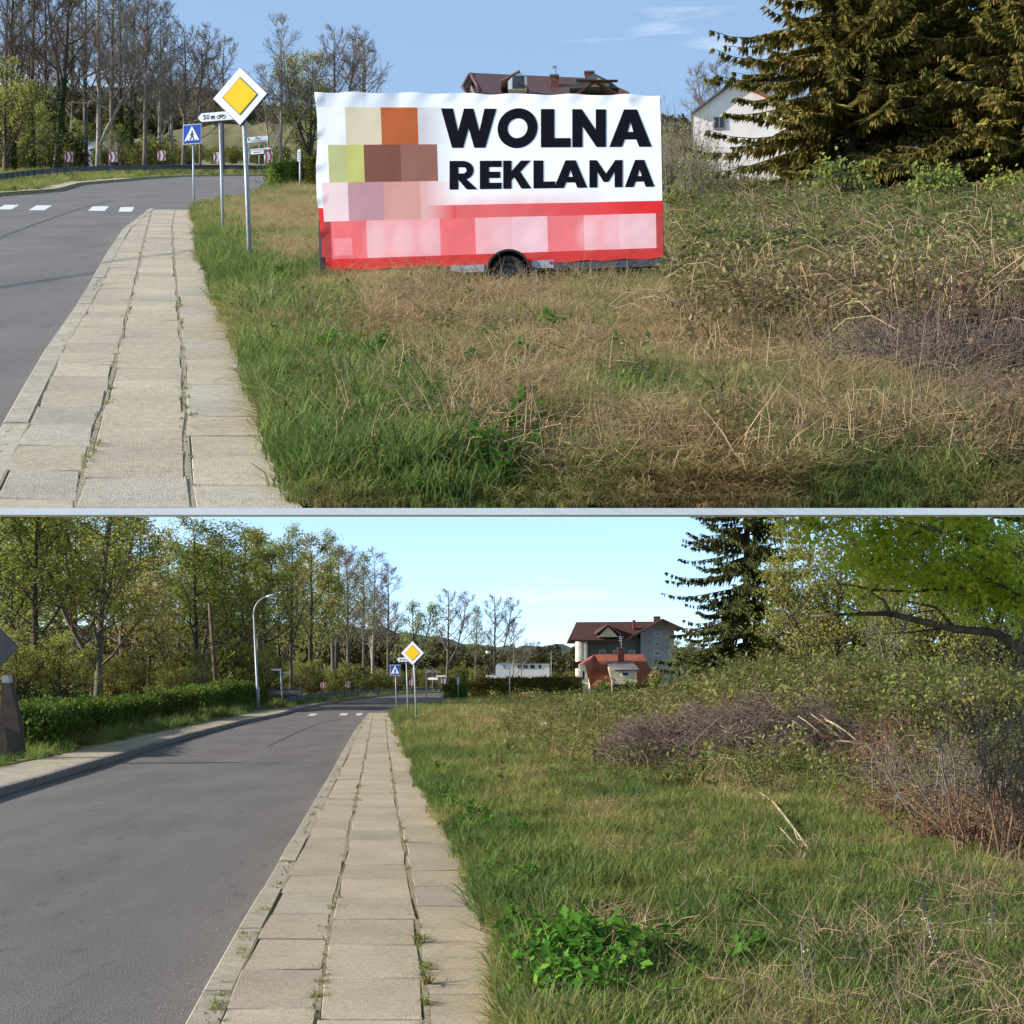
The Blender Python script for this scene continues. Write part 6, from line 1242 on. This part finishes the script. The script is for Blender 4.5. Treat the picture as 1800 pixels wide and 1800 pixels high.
# lower meadow
def brL(x, y, X, D): return np.clip(1.15 * np.exp(-((x - 1450) / 330) ** 2 - ((D - 38) / 10.) ** 2) + sm(x, 1280, 1420) * sm(D, 26, 34) + .7 * np.exp(-((x - 1030) / 120) ** 2 - ((D - 85) / 22) ** 2) + .6 * sm(x, 1000, 1200) * sm(D, 45, 60), 0, 1)
def tintL(x, y, X, D):
    off = (x - l_Rx(D)) / np.maximum((y - HL) / 604, .05); n = fbm(X * 1.0 + 40, D * .45) - .5 + .6 * (fbm(X * 3.5 + 3, D * 1.6) - .5)
    t = .17 + .2 * sm(off, 100, 420) + .85 * n
    return t + .5 * np.exp(-((x - 960) / 170) ** 2 - ((y - 1285) / 28) ** 2) + .3 * np.exp(-((x - 1150) / 160) ** 2 - ((y - 1350) / 30) ** 2) - .12 * np.exp(-((x - 1450) / 260) ** 2 - ((y - 1640) / 140) ** 2)
scatter('grass', LO, 62000, (L_near + .02, 150), (640, 1870), lambda x, y, X, D: (x > l_Rx(D) + 7 * (y - HL) / 604 + rng.normal(0, 4, x.shape)) * (1 - .7 * brL(x, y, X, D)) * (tintL(x, y, X, D) < .66), tintL, grass_set, (.6, 1.3), 2.0, seed=11)
scatter('dry_grass', LO, 40000, (L_near + .02, 120), (640, 1870), lambda x, y, X, D: (x > l_Rx(D) + 40 * (y - HL) / 604) * (1 - .45 * brL(x, y, X, D)) * sm(tintL(x, y, X, D), .14, .55) * .8, lambda *a: np.minimum(tintL(*a) + .3, .86), straw_set, (.5, 1.1), 2.0, seed=12)
scatter('tall_grass', LO, 5200, (L_near + .3, 90), (680, 1300), lambda x, y, X, D: (x > l_Rx(D) + 12 * (y - HL) / 604) * np.clip(sm(l_Rx(D) + 130 * np.sqrt((y - HL) / 300) - x, 0, 60) * .5 + .9 * np.exp(-((x - 985) / 60) ** 2 - ((y - 1560) / 50) ** 2), 0, 1), lambda x, y, X, D: .16 + .3 * (fbm(X * 2, D) - .5), grass_set[:4], (.9, 1.7), 1.4, seed=13)
scatter('brambles', LO, 17000, (20, 120), (850, 1880), lambda x, y, X, D: brL(x, y, X, D) * .9, lambda x, y, X, D: .2 + .5 * (fbm(X * 2, D) - .5) + .5 * np.exp(-((x - 1250) / 240) ** 2 - ((D - 29) / 4.5) ** 2) + .3 * np.exp(-((x - 1030) / 90) ** 2 - ((D - 85) / 22) ** 2), bram_set, (.5, 1.5), 1.4, seed=14)
scatter('weeds', LO, 5200, (L_near + .02, 40), (720, 1300), lambda x, y, X, D: (x > l_Rx(D) + 16 * (y - HL) / 604) * np.clip(sm(l_Rx(D) + 260 * (y - HL) / 604 - x, 0, 80) * .6 * sm(fbm(X * 1.5, D), .35, .6) + .15 * sm(y, 1600, 1750), 0, 1), lambda x, y, X, D: .3 + 0 * x, weed_set, (.4, .85), 1.2, seed=15)
scatter('nettles', LO, 1500, (6.9, 10.4), (880, 1180), lambda x, y, X, D: (x > l_Rx(D) + 30) * np.clip(1.1 * np.exp(-((x - 1005) / 80) ** 2 - ((D - 7.75) / .75) ** 2) - .12, 0, 1), lambda x, y, X, D: .25 + .6 * vn(X * 4, D * 3), nettle_set, (.5, .95), 1, seed=16)
scatter('dead_twigs', LO, 4600, (L_near + .02, 70), (1000, 1880), lambda x, y, X, D: np.clip(.09 + .26 * sm(x, 1500, 1750) + .4 * np.exp(-((x - 1000) / 90) ** 2 - ((D - 75) / 20) ** 2) + .5 * np.exp(-((x - 1150) / 100) ** 2 - ((D - 29) / 4) ** 2), 0, 1), lambda x, y, X, D: .55 - .5 * np.exp(-((x - 1150) / 150) ** 2 - ((y - 1300) / 60) ** 2), twig_set, (.45, 1.1), 1.2, seed=17)
scatter('bramble_canes', LO, 1900, (20, 90), (900, 1880), lambda x, y, X, D: brL(x, y, X, D) * .8, lambda x, y, X, D: .4 + .5 * (fbm(X, D) - .2), cane_set, (.6, 1.4), 1, seed=62)
# verges left of the road
scatter('grass', LO, 9000, (22, 240), (-40, 800), lambda x, y, X, D: (x < l_Ox(D) - 4) * (y < 1360) * .9, lambda x, y, X, D: .24 + .5 * (fbm(X, D * .4) - .5), grass_set, (.7, 1.4), 2.2, seed=21)
u_Lx = Rx(UP, u_L)
scatter('grass', UP, 5000, (58, 125), (-40, 700), lambda x, y, X, D: (x < u_Lx(D) - 26) + (D > 106), lambda x, y, X, D: .36 + .6 * (fbm(X, D * .4) - .5), grass_set, (.6, 1.2), 2.0, seed=22)
# weeds in the pavement joints
def joints(st, fs, n, D0, D1, seed):
    def pr(x, y, X, D):
        return np.clip(sum(np.exp(-((X - f(D)) / .03) ** 2) for f in fs), 0, 1) * sm(fbm(X * 9, D * 3), .48, .68)
    return pr
scatter('weeds', LO, 26000, (L_near, 60), (320, 900), joints(LO, (l_j1, l_j2, l_kin), 0, 0, 0, 0), lambda x, y, X, D: .35 + 0 * x, [tuft(170 + k, 9, .05, .003, .02, 1.2, 'joint_weed', T_grass) for k in range(3)], (.5, 1.3), 1.2, seed=31)
scatter('weeds', UP, 14000, (U_near + .05, 40), (-30, 520), joints(UP, (u_j1, u_j2), 0, 0, 0, 0), lambda x, y, X, D: .4 + 0 * x, [tuft(180 + k, 9, .04, .003, .02, 1.2, 'joint_weed', T_grass) for k in range(3)], (.4, 1.1), 1.2, seed=32)
def pebbles(st, fs, seed): 
    r = np.random.default_rng(seed); mb = MB(); v0 = np.array([(1, 0, 0), (-1, 0, 0), (0, 1, 0), (0, -1, 0), (0, 0, .7), (0, 0, -.5)]); f0 = np.array([(0, 2, 4), (2, 1, 4), (1, 3, 4), (3, 0, 4)])
    for f in fs:
        for _ in range(420):
            d = math.exp(r.uniform(math.log(7.2), math.log(34))); s = r.uniform(.006, .02); x = float(f(d)) + r.normal(0, .015); q = v0 * s * r.uniform(.7, 1.3, 3); mb.add(q + (x, d, st.a * d - .01), f0)
    return kind(mb.build('gravel', M_sand), 'stuff')
pebbles(LO, (l_j1, l_j2, l_kin), 1); pebbles(UP, (u_j1, u_j2, u_kin), 2)
for x, y, lab, sc_ in ((738, 1656, 'spiky grass tuft growing in the pavement joint, middle one of the three', 1.0), (748, 1728, 'spiky grass tuft in the pavement joint nearest the camera', 1.0), (710, 1482, 'small grass tuft in the pavement joint, farthest of the three', .9)):
    b = LO.p(x, y); o = put('grass_tuft', tuft(int(x), 26, .16, .004, .03, 1.7, 'grass_tuft', mat('joint grass %d' % x, S(122, 118, 66), S(146, 138, 84), 9)), None, (b.x, b.y, 0)); o.scale = (sc_,) * 3; tag(o, lab, 'grass tuft', 'grass tufts in the pavement joint')
# far woods on the hillsides: one mass of small crowns
wood_set = []
for k in range(4):
    r = np.random.default_rng(200 + k); mb = MB(); mb.tube([(0, 0, -1), (0, 0, 4)], [.2, .08], 4); pts = rv(r, 150) * (2.2, 2.2, 2.6) * r.uniform(.5, 1, (150, 1)) + (0, 0, 5); leaves(mb, pts, r, 1.1, 1, .2, 1, .9)
    wood_set.append(mb.mesh('far_tree', [M_barkd, tintmat('far wood %d' % k, [(0, S(56, 54, 38)), (.5, S(82, 78, 50)), (1, S(110, 96, 68))], .2)]))
def far_wood(name, st, n, D0, D1, xa, xb, zf, seed, sc):
    r = np.random.default_rng(seed); 
    o = scatter(name, st, n, (D0, D1), (xa, xb), lambda x, y, X, D: 1.0 + 0 * x, lambda x, y, X, D: fbm(X * .02, D * .02) , wood_set, sc, 1, seed=seed)
    me = o.data; co = np.empty(len(me.vertices) * 3, np.float32); me.vertices.foreach_get('co', co); co = co.reshape(-1, 3); co[:, 2] = zf(co[:, 0], co[:, 1]); me.vertices.foreach_set('co', co.ravel()); return o
far_wood('far_woods', UP, 2200, 330, 400, -60, 1850, lambda X, D: np.interp(900 + F * X / 400, (-60, 120, 300, 400, 480, 560, 700, 1000, 1300, 1850), (150, 150, 148, 158, 180, 200, 214, 215, 205, 195)) * 0 + HC + (HL - (np.interp(900 + F * X / D, (-60, 120, 300, 400, 480, 560, 700, 1850), (160, 160, 158, 168, 190, 206, 218, 200)) + (400 - D) * .9)) / F * D - 5, 41, (.5, .9))
far_wood('far_woods', LO, 2600, 500, 1400, -100, 1300, lambda X, D: HC + (HL - (np.interp(900 + F * X / D, (-200, 500, 640, 720, 800, 870, 1300), (1112, 1102, 1112, 1124, 1138, 1142, 1146)) + (1400 - D) * .055)) / F * D - 5, 42, (.8, 1.5))

# low undergrowth between the roadside trees and the hills
def under(name, st, n, D0, D1, xa, xb, seed, sc, ok):
    return scatter(name, st, n, (D0, D1), (xa, xb), ok, lambda x, y, X, D: fbm(X * .12, D * .05), wood_set, sc, 1, sink=.8, seed=seed)
under_set = []
for k in range(4):
    r = np.random.default_rng(230 + k); mb = MB()
    for _ in range(7): e = rv(r)[0] * (2, 2, 1) + (0, 0, 4.5); mb.tube([(0, 0, -1), e * .5 + (0, 0, .5), e], [.12, .08, .03], 4)
    pts = rv(r, 520) * (2.2, 2.2, 2.6) * r.uniform(.35, 1, (520, 1)) + (0, 0, 4.6); leaves(mb, pts, r, .5, 1, .3, 1, .8)
    under_set.append(mb.mesh('bush', [M_twigd, tintmat('undergrowth %d' % k, [(0, S(84, 92, 48)), (.5, S(112, 112, 60)), (1, S(126, 108, 72))], .35)]))
wood_set = under_set
under('undergrowth', UP, 420, 118, 300, -20, 700, 51, (.28, .5), lambda x, y, X, D: (x < 330) * 1.0 + (D > 180))
under('undergrowth', LO, 1100, 104, 420, -40, 700, 52, (.3, .62), lambda x, y, X, D: (x < l_Ox(D) - 60) * ~((x > 440) & (x < 560) & (D < 165)) * 1.0)
under('undergrowth', LO, 800, 270, 700, 640, 1300, 53, (.35, .7), lambda x, y, X, D: 1.0 * ((X > wx(990, D)) | (X < wx(846, D)) | (D > 450)))
